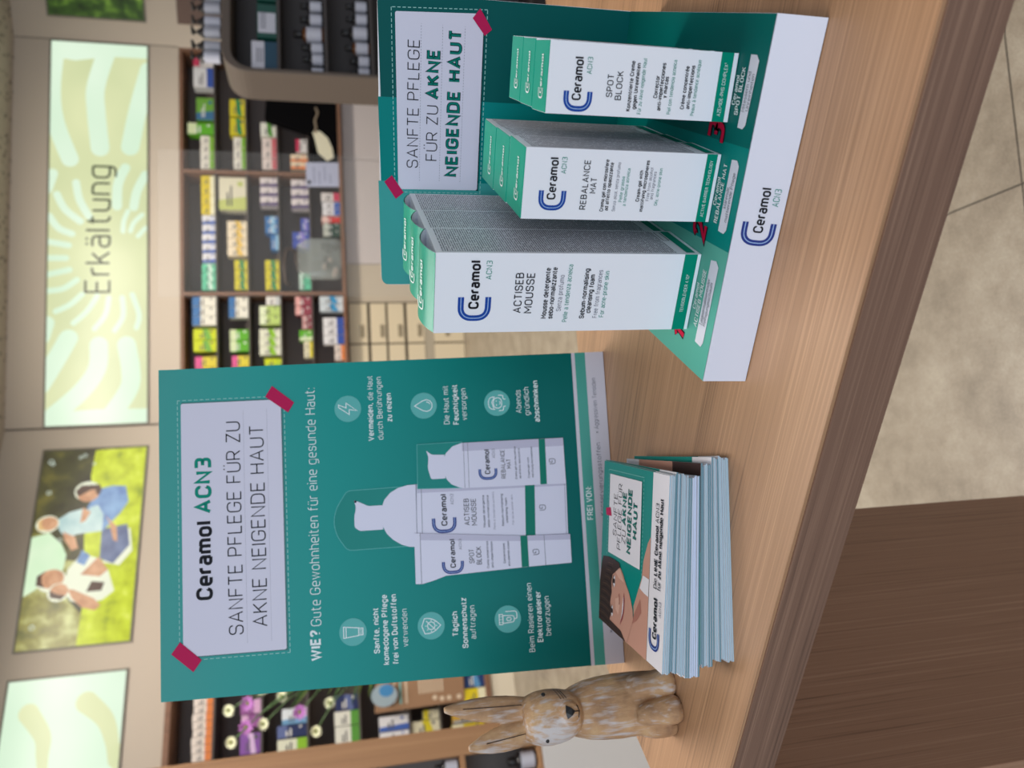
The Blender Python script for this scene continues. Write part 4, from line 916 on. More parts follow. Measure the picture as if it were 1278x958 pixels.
U([(.50,.25),(.56,.09),(.44,.05),(.37,.16),(.39,.32)], E_RIM, .0012); U([(.56,.36),(.58,.12),(.47,.08),(.38,.22),(.41,.35)], E_JN, .0014)
U([(.777,.42),(.79,.30),(.785,.17),(.70,.13),(.64,.20),(.55,.35),(.60,.46),(.682,.52)], E_SB, .0016)
U([(.64,.36),(.69,.42),(.68,.50),(.60,.48),(.555,.355)], E_SC, .0018); U([(.60,.30),(.63,.34),(.57,.22),(.49,.20),(.50,.24)], E_SK, .002)
EL(.768,.535,.052,.125, E_RIM, .002); EL(.755,.525,.045,.105, E_SK, .0022); U([(.80,.60),(.80,.42),(.77,.40),(.775,.50),(.74,.62),(.77,.65)], E_HR, .0024); U([(.742,.42),(.772,.40),(.775,.46),(.752,.45)], E_HR, .0024)
U([(.625,.78),(.66,.68),(.676,.551),(.66,.45),(.638,.357),(.551,.354),(.543,.578),(.525,.687),(.572,.76)], E_SC, .0026); U([(.60,.57),(.68,.56),(.655,.48),(.61,.52)], E_SK, .0028)
U([(.52,.70),(.56,.72),(.53,.60),(.47,.56),(.46,.62)], E_SK, .0028)
EL(.604,.872,.045,.108, E_RIM, .0028); EL(.606,.862,.036,.088, E_SK, .003); U([(.572,.86),(.575,.95),(.62,.965),(.64,.92),(.61,.93),(.585,.91)], E_BL, .0032)
U([(.365,.634),(.44,.52),(.416,.383),(.351,.259),(.245,.183),(.205,.285),(.19,.445),(.213,.572),(.262,.64)], E_RIM, .0034); U([(.40,.56),(.46,.52),(.43,.44),(.38,.48)], E_SB, .0036)
EL(.318,.765,.056,.135, E_RIM, .0036); EL(.326,.765,.047,.112, E_SK, .0038); U([(.285,.82),(.30,.90),(.345,.90),(.37,.82),(.345,.86),(.31,.85)], E_HR, .004)
EL(.258,.69,.045,.10, E_RIM, .004); EL(.263,.685,.037,.083, E_SK, .0042); U([(.222,.66),(.235,.76),(.27,.77),(.25,.70),(.24,.62)], E_HR, .0044)
U([(.27,.61),(.266,.557),(.215,.36),(.18,.295),(.158,.34),(.175,.46),(.222,.56)], E_SK, .0046); U([(.337,.51),(.42,.36),(.351,.259),(.32,.33)], E_SK, .0046); U([(.25,.44),(.30,.40),(.29,.28),(.25,.30)], E_HR, .0046)
for x, y, r in ((.938,.92,18), (.925,.90,12), (.965,.599,14), (.955,.64,11), (.769,.899,15), (.102,.882,16), (.517,.739,13), (.916,.501,10)):
    b.line(fr, [(x*w+r*cos(k*pi/9), y*hh+r*sin(k*pi/9)) for k in range(18)], 6, E_BUB, .005, True)
b.build('lit_picture', root)

root, fr, w, hh = lightbox('picture_panel', 'lit wall picture of dark green foliage at the far right edge', WBk, .205, 1.75, 2.77, 3.545)
E_FOL = emit_noise('lit_foliage', [(.3, (22, 38, 14)), (.5, (44, 70, 22)), (.68, (96, 130, 44)), (.85, (170, 196, 90))], 9, 5)
b = MB(); b.poly(fr, [(0, 0), (w, 0), (w, hh), (0, hh)], E_FOL, 0)
for x in (.12, .20): b.poly(fr, [(x*w, .42*hh), (x*w+38, .40*hh), (x*w+55, .30*hh), (x*w+20, .26*hh)], E_SK, .0006)
b.poly(fr, [(.1*w, .62*hh), (.16*w, .74*hh), (.26*w, .70*hh), (.24*w, .52*hh)], E_SKY, .0006)
b.build('lit_picture', root)

# ------------------------------------------------------------------ medicine shelving on the back wall
M_BACK = mat('shelf_back_dark', (116, 104, 98), .6); M_BOARD = mat('shelf_board_dark', (84, 78, 74), .45)
def make_local(W, s, d, z): return wp(W, s, d, z)
def cabinet(name, label, W, s0, s1, z0, z1, dep, divs, shelves, t=.03, front=0.0, ledge=0.0, cat='shelving'):
    root = thing(name, label, cat, wp(W, s0, front, z0), rz_of(W))
    w, hh = s1-s0, z1-z0
    b = MB(); b.box((0, 0, 0), (t, dep, hh), W_SHELF); b.build('side_board', root, bevel=.002)
    b = MB(); b.box((w-t, 0, 0), (w, dep, hh), W_SHELF); b.build('side_board', root, bevel=.002)
    b = MB(); b.box((t, 0, hh-t), (w-t, dep, hh), W_SHELF); b.build('top_board', root, bevel=.002)
    b = MB(); b.box((t, -ledge, 0), (w-t, dep, t), W_SHELF); b.build('bottom_board', root, bevel=.002)
    b = MB(); b.box((t, dep-.012, t), (w-t, dep, hh-t), M_BACK); b.build('back_board', root)
    cuts = [t]+[x for dv in divs for x in (dv-s0-t*.45, dv-s0+t*.45)]+[w-t]
    for dv in divs:
        b = MB(); b.box((dv-s0-t*.45, 0, t), (dv-s0+t*.45, dep-.012, hh-t), W_SHELF); b.build('divider', root, bevel=.002)
    for k in range(0, len(cuts), 2):
        for sz in shelves:
            b = MB(); b.box((cuts[k], .012, sz-z0-.014), (cuts[k+1], dep-.012, sz-z0), M_BOARD); b.build('shelf', root)
    return root
# the back wall is opened behind the shelving: the cabinets stand in front of the dark niche, flush with the wall face
ROWZ = {1: 2.205, 2: 1.935, 3: 1.662, 4: 1.388, 5: 1.1065}
cabinet('medicine_shelving', 'long walnut medicine shelving below the lettered light panel', WA, .03, 3.455, 1.0765, 2.497, .30, (1.146, 2.278), [ROWZ[k] for k in (1, 2, 3, 4)], ledge=.10)

# colour families of the medicine cartons: main, band, small print
PAL = {'pink and white': ((226, 222, 220), (206, 60, 96)), 'blue and white': ((226, 226, 228), (56, 86, 170)), 'green and blue': ((110, 168, 60), (60, 110, 150)), 'bright green': ((96, 176, 40), (212, 226, 180)),
 'white red and green': ((230, 226, 214), (122, 176, 46)), 'green and yellow': ((214, 202, 40), (24, 140, 84)), 'white and green': ((228, 228, 216), (90, 156, 60)), 'white and pink': ((228, 214, 208), (200, 104, 112)),
 'orange and white': ((236, 214, 182), (232, 120, 44)), 'yellow': ((226, 204, 34), (240, 236, 200)), 'white and blue': ((230, 230, 234), (70, 104, 184)), 'mint green': ((96, 200, 160), (206, 234, 220)), 'cream': ((226, 222, 196), (196, 206, 120)),
 'cream and yellow': ((238, 224, 196), (232, 196, 96)), 'purple and white': ((222, 214, 214), (96, 80, 124)), 'blue': ((58, 116, 176), (150, 196, 226)), 'blue and purple': ((66, 86, 176), (140, 130, 206)), 'red': ((206, 40, 36), (236, 200, 190)), 'dark green': ((44, 74, 62), (190, 196, 186)),
 'blue white and green': ((234, 232, 218), (66, 118, 176)), 'yellow and green': ((204, 216, 20), (120, 180, 70)), 'pink and yellow': ((222, 206, 60), (222, 90, 150)), 'white': ((232, 230, 224), (200, 204, 204)), 'pale green': ((188, 212, 120), (226, 236, 200)),
 'white and lime green': ((226, 228, 206), (142, 194, 44)), 'pink and maroon': ((148, 70, 84), (226, 170, 166)), 'maroon': ((142, 74, 82), (208, 160, 158)), 'white and yellow': ((226, 220, 190), (222, 206, 40)), 'white blue and yellow': ((206, 216, 222), (64, 150, 200)), 'white and orange': ((226, 214, 204), (222, 128, 62)),
 'purple': ((150, 84, 150), (214, 170, 206)), 'violet': ((136, 84, 168), (220, 190, 228)), 'navy blue': ((34, 46, 92), (96, 110, 160)), 'white and pale blue': ((222, 230, 236), (110, 160, 200)), 'yellow and grey': ((214, 170, 56), (170, 168, 164)), 'dark blue': ((28, 60, 116), (90, 150, 200))}
WORDS = ['first', 'second', 'third', 'fourth', 'fifth', 'sixth', 'seventh', 'eighth', 'ninth', 'tenth', 'eleventh', 'twelfth', 'thirteenth']
def pal(c): return [mat('pack_%s_%d' % (c.replace(' ', '_'), k), rgb, .45) for k, rgb in enumerate(PAL[c])]
BARS = mat('pack_print', (90, 88, 92), .5)
def med_box(W, s0, s1, z0, z1, front, dep, colour, style):
    """carton with printed front: band, title bars and roundel; local x along the shelf"""
    w, hh = (s1-s0), (z1-z0); A, Bm = pal(colour)
    b = MB(); b.box((0, 0, 0), (w, dep, hh), A)
    fr = Frame((0, 0, 0), (1, 0, 0), (0, 0, 1)); w *= 1000; hh *= 1000
    if style % 4 == 0: b.poly(fr, [(0, 0), (w, 0), (w, hh*.34), (0, hh*.34)], Bm, .0006)
    elif style % 4 == 1: b.poly(fr, [(0, hh*.66), (w, hh*.66), (w, hh), (0, hh)], Bm, .0006)
    elif style % 4 == 2: b.poly(fr, [(0, 0), (w*.42, 0), (w*.3, hh), (0, hh)], Bm, .0006)
    else: b.poly(fr, [(0, hh*.2), (w, hh*.36), (w, hh*.62), (0, hh*.46)], Bm, .0006)
    m2 = BARS if sum(PAL[colour][0]) > 380 else mat('pack_print_light', (226, 226, 222), .5)
    for k in range(2): b.poly(fr, [(w*.12, hh*(.52+.13*k)), (w*(.74-.2*k), hh*(.52+.13*k)), (w*(.74-.2*k), hh*(.58+.13*k)), (w*.12, hh*(.58+.13*k))], m2, .0012)
    b.disc(fr, w*.8, hh*.22, min(w, hh)*.11, m2 if style % 2 else Bm, .0012, 12)
    o = b.build('medicine_box', None, bevel=.002, loc=wp(W, s0, front, z0)); o.rotation_euler = (0, 0, rz_of(W))
    return o
A_ITEMS = [
 (3.300,3.395,'right',1,1,.175,'pink and white',1),(3.098,3.290,'right',1,1,.175,'blue and white',0),(2.781,2.998,'right',1,1,.152,'green and blue',2),(2.645,2.754,'right',1,1,.228,'bright green',1),(2.311,2.632,'right',1,4,.12,'white red and green',0),
 (2.830,2.995,'right',2,1,.133,'green and yellow',3),(2.650,2.815,'right',2,1,.133,'green and yellow',3),(2.320,2.628,'right',2,3,.106,'white red and green',0),
 (2.645,2.785,'right',3,1,.139,'white and green',3),(2.330,2.631,'right',3,3,.129,'white and pink',0),(2.504,2.634,'right',4,1,.102,'pink and white',1),(2.339,2.486,'right',4,2,.151,'orange and white',2),
 (1.885,2.250,'middle',1,4,.118,'yellow',0),(1.436,1.878,'middle',1,5,.111,'white and blue',2),(1.188,1.429,'middle',1,3,.118,'mint green',3),(1.931,2.244,'middle',2,1,.240,'cream',2),(1.503,1.829,'middle',2,4,.170,'cream and yellow',3),(1.187,1.464,'middle',2,3,.112,'green and yellow',3),
 (1.976,2.250,'middle',3,3,.153,'purple and white',2),(1.716,1.881,'middle',3,2,.116,'blue',3),(1.558,1.707,'middle',3,1,.070,'blue',0),(1.186,1.466,'middle',3,3,.122,'green and yellow',3),(1.958,2.240,'middle',4,3,.154,'purple and white',2),(1.738,1.864,'middle',4,1,.076,'blue and purple',3),(1.574,1.732,'middle',4,2,.152,'blue and purple',3),(1.185,1.346,'middle',4,2,.102,'mint green',1),
 (2.032,2.116,'middle',5,1,.169,'pink and white',0),(1.894,2.023,'middle',5,2,.159,'white and blue',0),(1.826,1.887,'middle',5,1,.168,'red',1),(1.690,1.821,'middle',5,2,.159,'dark green',1),
 (.867,1.128,'left',1,3,.200,'blue white and green',1),(.634,.839,'left',1,2,.193,'yellow and green',3),(.407,.589,'left',1,2,.179,'pink and yellow',1),(.934,1.125,'left',2,2,.166,'blue white and green',1),(.629,.828,'left',2,2,.159,'bright green',1),(.399,.592,'left',2,2,.145,'pink and yellow',1),
 (1.044,1.127,'left',3,1,.119,'white',0),(.866,1.039,'left',3,2,.179,'pale green',1),(.589,.830,'left',3,3,.184,'white and lime green',3),(.391,.561,'left',3,2,.144,'yellow and green',2),(.952,1.122,'left',4,2,.143,'pink and maroon',1),(.816,.950,'left',4,2,.084,'maroon',1),(.712,.813,'left',4,1,.112,'bright green',2),(.558,.710,'left',4,2,.076,'white and yellow',0),
 (.981,1.126,'left',5,2,.209,'white blue and yellow',3),(.677,.926,'left',5,3,.184,'blue and white',0),(.526,.672,'left',5,2,.088,'white and orange',0)]
ROWW = {1: 'top', 2: 'second', 3: 'third', 4: 'fourth', 5: 'bottom'}
order = {}
for s0, s1, bay, row, n, ht, colour, style in sorted(A_ITEMS):
    for k in range(n):
        wd = (s1-s0)/n; q = order.get((bay, row), 0); order[(bay, row)] = q+1
        o = med_box(WA, s0+wd*k+.002, s0+wd*(k+1)-.002, ROWZ[row]+.0005, ROWZ[row]+ht, .030+RNG.uniform(0, .012), .11, colour, style)
        tag(o, '%s carton, %s from left on the %s shelf of the %s bay' % (colour, WORDS[q], ROWW[row], bay), 'medicine box', 'cartons on the %s shelf of the %s bay' % (ROWW[row], bay))

# things on the ledge of the shelving
M_CLOTH = mat('black_cloth', (7, 7, 9), .9, spec=.08, bump=.3, bscale=30)
root = thing('bag', 'black fabric bag with a white tag below the grey rounded unit', 'bag', wp(WA, 2.62, -.05, 1.1085), rz_of(WA))
b = MB(); out = [(-.25, 0), (.33, 0), (.34, .30), (.335, .63), (.14, .645), (.08, .45), (.01, .225), (-.24, .23)]
Fb = [Vector((x, -.03, z)) for x, z in out]; Bk = [Vector((x*.97, .045, z)) for x, z in out]
b.prism(Fb, (0, .07, 0), M_CLOTH); b.build('bag_body', root, bevel=.02, seg=3)
b = MB(); b.prism([Vector((x, -.036, z)) for x, z in ((.03, .225), (-.02, .21), (-.17, .18), (-.245, .10), (-.21, .04), (-.12, .05), (-.02, .09), (.045, .16))], (0, .004, 0), mat('tag_cream', (226, 222, 196), .6)); b.build('paper_tag', root)
b = MB(); b.tube([Vector(p) for p in ((.02, -.034, .20), (.08, -.04, .19), (.14, -.04, .20), (.22, -.04, .17), (.27, -.036, .19))], .010, mat('strap_beige', (150, 136, 116), .6)); b.build('strap', root)
o = MB(); pm = mat('note_lilac', (176, 182, 208), .6)
o.box((0, 0, 0), (.235, .002, .292), pm); fr = Frame((0, 0, 0), (1, 0, 0), (0, 0, 1))
for k, (x0, x1) in enumerate(((40, 190), (30, 150), (60, 200), (40, 120))): o.dash(fr, (x0, 220-48*k), (x1, 222-48*k), 12, 22, 9, mat('note_ink', (120, 124, 160), .6), .0006)
o.box((.025, -.006, .255), (.06, 0, .28), M_DARK)
n = o.build('paper_note', None, loc=wp(WA, 2.126, -.087, 1.1085)); n.rotation_euler = (radians(-3), 0, rz_of(WA)); tag(n, 'pale lilac paper note standing left of the black bag', 'note')
# glass jar with handled lid
def glass_mat(name, tint, rough=.02, alpha=.25):
    m = bpy.data.materials.new(name); m.use_nodes = True; nt = m.node_tree; p = nt.nodes['Principled BSDF']
    p.inputs['Base Color'].default_value = lin(tint)+(1,); p.inputs['Roughness'].default_value = rough; p.inputs['Alpha'].default_value = alpha; p.inputs['Specular IOR Level'].default_value = .9
    return m
M_GLASS = glass_mat('jar_glass', (190, 200, 196), .04, .30)
root = thing('glass_jar', 'big clear glass jar with dark contents at the foot of the shelving', 'jar', wp(WA, 1.45, -.052, 1.1085), rz_of(WA))
b = MB(); b.lathe((0, 0, 0), [(.15, 0), (.185, .02), (.195, .06), (.195, .27), (.18, .33), (.13, .37), (.12, .385)], M_GLASS, 28, sy=.22); b.build('jar_body', root)
b = MB()
for k in range(14):
    x = -.14+.28*RNG.random(); y = RNG.uniform(-.012, .012); z = .02+.13*RNG.random()
    b.lathe((x, y, z), [(.004, 0), (.028, .008), (.034, .024), (.022, .042), (.004, .048)], mat('jar_filling', (46, 40, 36), .6) if k % 4 else mat('jar_filling_pale', (170, 150, 140), .6), 10, sy=.6)
b.build('jar_contents', root)
b = MB(); b.tube([Vector(p) for p in ((-.24, 0, .44), (-.22, 0, .50), (-.05, 0, .505), (.08, 0, .49), (.10, 0, .44), (.06, 0, .40))], .018, mat('jar_handle', (64, 50, 42), .5)); b.lathe((0, 0, .385), [(.12, 0), (.125, .008), (.06, .02), (.02, .03)], mat('jar_handle', (64, 50, 42), .5), 24, sy=.25); b.build('jar_lid', root)

# cupboards and drawers below the shelving
M_CUP = mat('cupboard_lilac_grey', (204, 196, 194), .35); M_BEIGE = mat('cupboard_beige', (196, 184, 164), .45); M_GAP = mat('drawer_gap', (92, 84, 72), .7); M_DRAW = mat('drawer_cream', (222, 208, 178), .4)
root = thing('base_cupboard', 'plain pale grey base cupboard under the right shelving bays', 'cupboard', wp(WA, 1.42, 0, 0), rz_of(WA))
b = MB(); b.box((0, .02, 0), (2.03, .45, 1.068), M_CUP); b.build('cupboard_body', root)
for k in range(2):
    b = MB(); b.box((.003+k*1.014, 0, .06), (1.011+k*1.014, .02, 1.064), M_CUP); b.build('cupboard_door', root, bevel=.002)
root = thing('base_filler', 'narrow beige front panel between the drawers and the grey cupboard', 'panel', wp(WA, 1.06, 0, 0), rz_of(WA))
b = MB(); b.box((0, .004, 0), (.357, .45, 1.068), M_BEIGE); b.build('filler_panel', root, bevel=.002)
root = thing('drawer_cabinet', 'cream drawer cabinet with recessed grips below the shelving', 'drawers', wp(WA, -.09, 0, 0), rz_of(WA))
b = MB(); b.box((0, .02, 0), (1.147, .45, 1.068), M_GAP); b.build('cabinet_body', root)
for z0, z1 in ((.004, .286), (.375, .531), (.560, .706), (.728, .866), (.895, 1.06)):
    for x0, x1 in ((.382+.381, .382+.757), (.382, .382+.371), (.001, .372)):
        b = MB(); b.box((x0+.003, 0, z0), (x1-.003, .02, z1), M_DRAW); d = b.build('drawer_front', root, bevel=.002)
        b = MB(); xx = x0+.055; zz = (z0+z1)/2-.045+(.05 if z1 < .3 else 0)
        b.box((xx, -.012, zz), (xx+.115, 0, zz+.03), mat('grip_shadow', (150, 138, 114), .5)); b.build('grip', d, bevel=.003)
# band between lower and upper drawers, part of the carcass
b = MB(); b.box((0, .006, .288), (1.147, .02, .373), mat('drawer_rail', (176, 166, 146), .5)); b.build('rail', root)

# ------------------------------------------------------------------ shelving on the left wall, behind the rabbit
FRP = -.45
PZ = {1: 2.078, 2: 1.766, 3: 1.460, 4: 1.106, 5: .762, 6: .543, 7: .222}
cabinet('wall_shelving', 'walnut wall shelving of cartons behind the carved rabbit, left of the poster', WP, -2.86, -.9, .178, 2.384, .36, (), [PZ[k] for k in (1, 2, 3, 4, 5, 6)], t=.04, front=FRP, ledge=.15)
root = thing('shelving_plinth', 'white plinth under the wall shelving on the left', 'plinth', wp(WP, -2.86, FRP, 0), rz_of(WP))
b = MB(); b.box((0, -.135, 0), (1.96, .36, .177), mat('plinth_white', (230, 220, 198), .5)); b.build('plinth_box', root, bevel=.002)
P_ITEMS = [(-2.656+.0495*k, -2.595+.0495*k-.012, 1, .125+.004*(k % 3), 'white and orange', 0) for k in range(10)]+[
 (-2.401,-2.308,2,.134,'purple',0),(-2.487,-2.405,2,.127,'purple',1),(-2.652,-2.522,2,.132,'violet',3),(-2.671,-2.590,3,.195,'white and lime green',0),(-2.583,-2.502,3,.197,'navy blue',1),(-2.499,-2.397,3,.166,'white and pale blue',2),
 (-2.670,-2.556,4,.165,'white and green',0),(-2.553,-2.457,4,.167,'white and green',0),(-2.454,-2.351,4,.158,'navy blue',3),(-2.696,-2.630,5,.205,'white and blue',2),(-2.626,-2.527,5,.205,'white and blue',2),(-2.684,-2.586,6,.205,'white and yellow',3),(-2.582,-2.52,6,.112,'white and yellow',1),
 (-2.715,-2.640,7,.235,'yellow',1),(-2.636,-2.560,7,.225,'yellow and grey',2)]
order = {}
for s0, s1, row, ht, colour, style in sorted(P_ITEMS):
    q = order.get(row, 0); order[row] = q+1
    o = med_box(WP, s0+.001, s1-.001, PZ[row]+.0005, PZ[row]+ht, FRP+.03, .10, colour, style)
    tag(o, '%s carton, %s from left, %s of the left wall shelving' % (colour, WORDS[q], {1: 'top shelf', 2: 'second shelf', 3: 'third shelf', 4: 'fourth shelf', 5: 'fifth shelf', 6: 'sixth shelf', 7: 'lowest board'}[row]), 'medicine box', 'cartons on the left wall shelving')
for s0, s1, colour, ht, lab in ((-2.552, -2.425, 'yellow', .152, 'yellow carton under the brown paper bag, beside the dark blue one'), (-2.420, -2.301, 'dark blue', .152, 'dark blue carton under the brown paper bag near the plinth')):
    tag(med_box(WP, s0, s1, .2185, .2185+ht, FRP-.135, .11, colour, 0 if colour == 'yellow' else 3), lab, 'medicine box')
M_KRAFT = mat('kraft_paper', (158, 122, 92), .7, bump=.1, bscale=40); M_KLT = mat('kraft_print', (224, 204, 178), .6)
root = thing('paper_bag', 'brown paper bag with pale printing beside the bouquet', 'bag', wp(WP, -2.50, FRP-.135, .3712), rz_of(WP)+radians(-8))
b = MB(); b.prism([Vector((0, 0, 0)), Vector((.36, 0, 0)), Vector((.37, .012, .60)), Vector((-.01, .012, .625))], (0, .10, 0), M_KRAFT)
fr = Frame((0, -.0006, 0), (1, 0, 0), (0, .02, 1))
for k in range(4): b.disc(fr, 34+(12 if k == 3 else 0), 60+50*k if k else 40, 16, M_KLT, .001, 18)
for k in range(7): b.poly(fr, [(80, 150+26*k), (300-(k % 3)*40, 150+26*k), (300-(k % 3)*40, 162+26*k), (80, 162+26*k)], M_KLT, .001)
for k in range(3): b.poly(fr, [(30, 400+40*k), (320, 400+40*k), (320, 414+40*k), (30, 414+40*k)], M_KLT if k != 1 else mat('kraft_print_teal', (120, 190, 186), .6), .001)
b.build('bag_body', root)
b = MB(); b.prism([Vector((.10+.075*cos(2*pi*k/20), -.022, .56+.09*sin(2*pi*k/20))) for k in range(20)], (0, .003, 0), mat('tag_greyblue', (160, 178, 188), .5)); b.prism([Vector((.13+.04*cos(2*pi*k/16), -.0235, .545+.05*sin(2*pi*k/16))) for k in range(16)], (0, .001, 0), mat('tag_blue', (70, 140, 196), .5)); b.build('round_tag', root)

# nearer shelf unit at the far left, standing on a light grey base
QO = Vector((-2.6188, 1.8965, 0)); WQ = (QO, WP[1], WP[2])
root = thing('base_unit', 'light grey low base under the wooden shelf at the far left', 'cabinet', wp(WQ, -1.0, .0, 0), rz_of(WQ))
b = MB(); b.box((0, 0, 0), (1.222, .33, .437), mat('base_light_grey', (202, 200, 198), .45)); b.build('base_box', root, bevel=.003)
root = thing('wood_shelf', 'oak shelf with a thick side board at the far left, left of the poster', 'shelf', wp(WQ, -1.0, 0, .4385), rz_of(WQ))
b = MB(); b.box((1.118, 0, 0), (1.220, .30, 1.72), W_POST); b.build('side_board', root, bevel=.003)
b = MB(); b.box((0, 0, 0), (.06, .30, 1.72), W_POST); b.build('side_board', root, bevel=.003)
b = MB(); b.box((.06, 0, 0), (1.118, .30, .016), W_POST); b.build('bottom_board', root)
b = MB(); b.box((.06, 0, .305), (1.118, .30, .325), W_POST); b.build('shelf_board', root)
b = MB(); b.box((.06, 0, .75), (1.118, .30, .77), W_POST); b.build('shelf_board', root)
b = MB(); b.box((.06, 0, 1.70), (1.118, .30, 1.72), W_POST); b.build('top_board', root)
b = MB(); b.box((.06, .29, .016), (1.118, .30, 1.70), mat('shelf_back_grey', (120, 116, 112), .6)); b.build('back_board', root)
def small_bottle(label, W, s, d, z, r, ht, body, cap, lab_m, cat='bottle', group=None, pump=False, cap_h=.28):
    root = thing('bottle', label, cat, wp(W, s, d, z), rz_of(W), group)
    bh = ht*(1-cap_h)
    b = MB(); b.lathe((0, 0, 0), [(r*.9, 0), (r, r*.12), (r, bh*.86), (r*.7, bh*.97), (r*.42, bh)], body, 18); b.build('bottle_body', root)
    b = MB(); n = 18; rr = r*1.015
    b.rings([[Vector((rr*cos(2*pi*k/n), rr*sin(2*pi*k/n), z_)) for k in range(n)] for z_ in (bh*.12, bh*.80)], lab_m, True, False); b.build('label', root)
    b = MB()
    if pump:
        b.lathe((0, 0, bh), [(r*.5, 0), (r*.5, ht*.07), (r*.2, ht*.08), (r*.2, ht*.16), (r*.5, ht*.17), (r*.5, ht*.26), (r*.1, ht*.28)], cap, 12)
        b.box((-r*.25, -r*1.3, bh+ht*.18), (r*.25, 0, bh+ht*.25), cap)
    else: b.lathe((0, 0, bh), [(r*.5, 0), (r*.52, ht*.02), (r*.5, ht*cap_h*.9), (r*.3, ht*cap_h)], cap, 14)
    b.build('cap', root)
    return root
M_BB = mat('bottle_dark', (34, 32, 34), .3); M_BC = mat('bottle_cap', (18, 18, 20), .4); M_BL = mat('bottle_label', (190, 192, 204), .5); M_AMB = mat('bottle_amber', (96, 58, 30), .25)
small_bottle('dark bottle with white label on the lowest board of the oak shelf', WQ, .072, .05, .4555, .032, .115, M_BB, M_BC, M_BL)
small_bottle('black bottle behind the labelled one on the lowest oak shelf board', WQ, .0, .10, .4555, .034, .15, M_BB, M_BC, M_BC)
small_bottle('black capped bottle with white label on the second oak shelf board', WQ, .088, .04, .7645, .024, .095, M_BB, M_BC, M_BL)
small_bottle('dark bottle left of the labelled one on the second oak board', WQ, .03, .08, .7645, .025, .10, M_BB, M_BC, M_BC)

# bouquet in a vase on a slim stand, half hidden by the poster
BV = Vector((-2.425, 2.50, 0))
root = thing('flower_stand', 'slim round flower stand behind the poster', 'stand', BV)
b = MB(); b.lathe((0, 0, 0), [(.08, 0), (.08, .012), (.03, .024), (.020, .06), (.022, .70), (.06, .72)], mat('stand_grey', (110, 106, 102), .5), 24); b.build('stand_foot', root)
b = MB(); b.lathe((0, 0, .72), [(.075, 0), (.08, .006), (.08, .016), (.075, .02)], W_POST, 24); b.build('stand_top', root)
root = thing('bouquet', 'bouquet of white and purple blossoms with grassy leaves in a vase', 'bouquet', BV+Vector((0, 0, .7405)))
b = MB(); b.lathe((0, 0, 0), [(.035, 0), (.045, .02), (.05, .10), (.032, .18), (.036, .21)], mat('vase_grey', (150, 150, 148), .3), 24); b.build('vase', root)
M_STEM = mat('stem_green', (62, 92, 44), .6); M_LEAF = mat('leaf_green', (52, 88, 36), .6); M_LEAF2 = mat('leaf_olive', (96, 118, 50), .6); M_PET = mat('petal_cream', (216, 218, 186), .6); M_PUR = mat('petal_purple', (170, 106, 176), .6); M_CEN = mat('flower_centre', (120, 128, 60), .7)
pleft = Vector((-.573, -.82, 0)).normalized()
heads = [((-2.5729,2.3728,.7274), 1), ((-2.6527,2.2832,.7156), 1), ((-2.6179,2.3231,.5936), 1), ((-2.6523,2.2837,.3863), 1), ((-2.56,2.385,.655), 0), ((-2.62,2.32,.66), 0), ((-2.5532,2.394,.52), 1), ((-2.60,2.345,.45), 0), ((-2.53,2.42,.60), 1), ((-2.585,2.36,.33), 1)]
for (x, y, z), white in heads:
    q = Vector((x, y, z+.92-.7405-.0))-Vector((BV.x, BV.y, 0))
    b = MB(); b.tube([Vector((0, 0, .15)), Vector((q.x*.25, q.y*.25, .15+(q.z-.15)*.5)), Vector((q.x*.7, q.y*.7, .15+(q.z-.15)*.85)), q], .003, M_STEM, 6); b.build('stem', root)
    b = MB(); n = 16 if white else 10; R0 = .026 if white else .034; pm = M_PET if white else M_PUR
    ax = Vector((.6, -.75, .25)).normalized(); u = ax.cross(Vector((0, 0, 1))).normalized(); v = u.cross(ax)
    for ring, (rr, tilt) in enumerate(((R0, .25), (R0*.72, .6))):
        for k in range(n):
            a = 2*pi*(k+.5*ring)/n; dr = u*cos(a)+v*sin(a); sd = (u*-sin(a)+v*cos(a)); tip = q+dr*rr+ax*rr*tilt
            b.face([q+dr*rr*.15, q+dr*rr*.6+sd*rr*.2+ax*rr*tilt*.35, tip, q+dr*rr*.6-sd*rr*.2+ax*rr*tilt*.35], pm)
    b.lathe(q-Vector((0, 0, .006)), [(.002, 0), (.008, .004), (.008, .009), (.002, .013)], M_CEN, 10); b.build('blossom', root)
for k in range(46):
    a = RNG.uniform(-.10, .16); lift = RNG.uniform(.12, .52); rr = RNG.uniform(.05, .24); side = RNG.uniform(-.06, .06)
    tip = pleft*rr+Vector((pleft.y, -pleft.x, 0))*side+Vector((0, 0, .2+lift)); midp = pleft*rr*.35+Vector((0, 0, .2+lift*.75)); wv = Vector((.004, .003, .006))*RNG.uniform(.8, 2.0)
    b = MB(); base = Vector((0, 0, .18)); m = M_LEAF if k % 3 else M_LEAF2
    b.face([base-wv*.4, midp-wv, tip, midp+wv, base+wv*.4], m); b.face([base-wv*.4+Vector((.0006,0,0)), base+wv*.4+Vector((.0006,0,0)), midp+wv+Vector((.0006,0,0)), tip, midp-wv+Vector((.0006,0,0))], m); b.build('leaf', root)

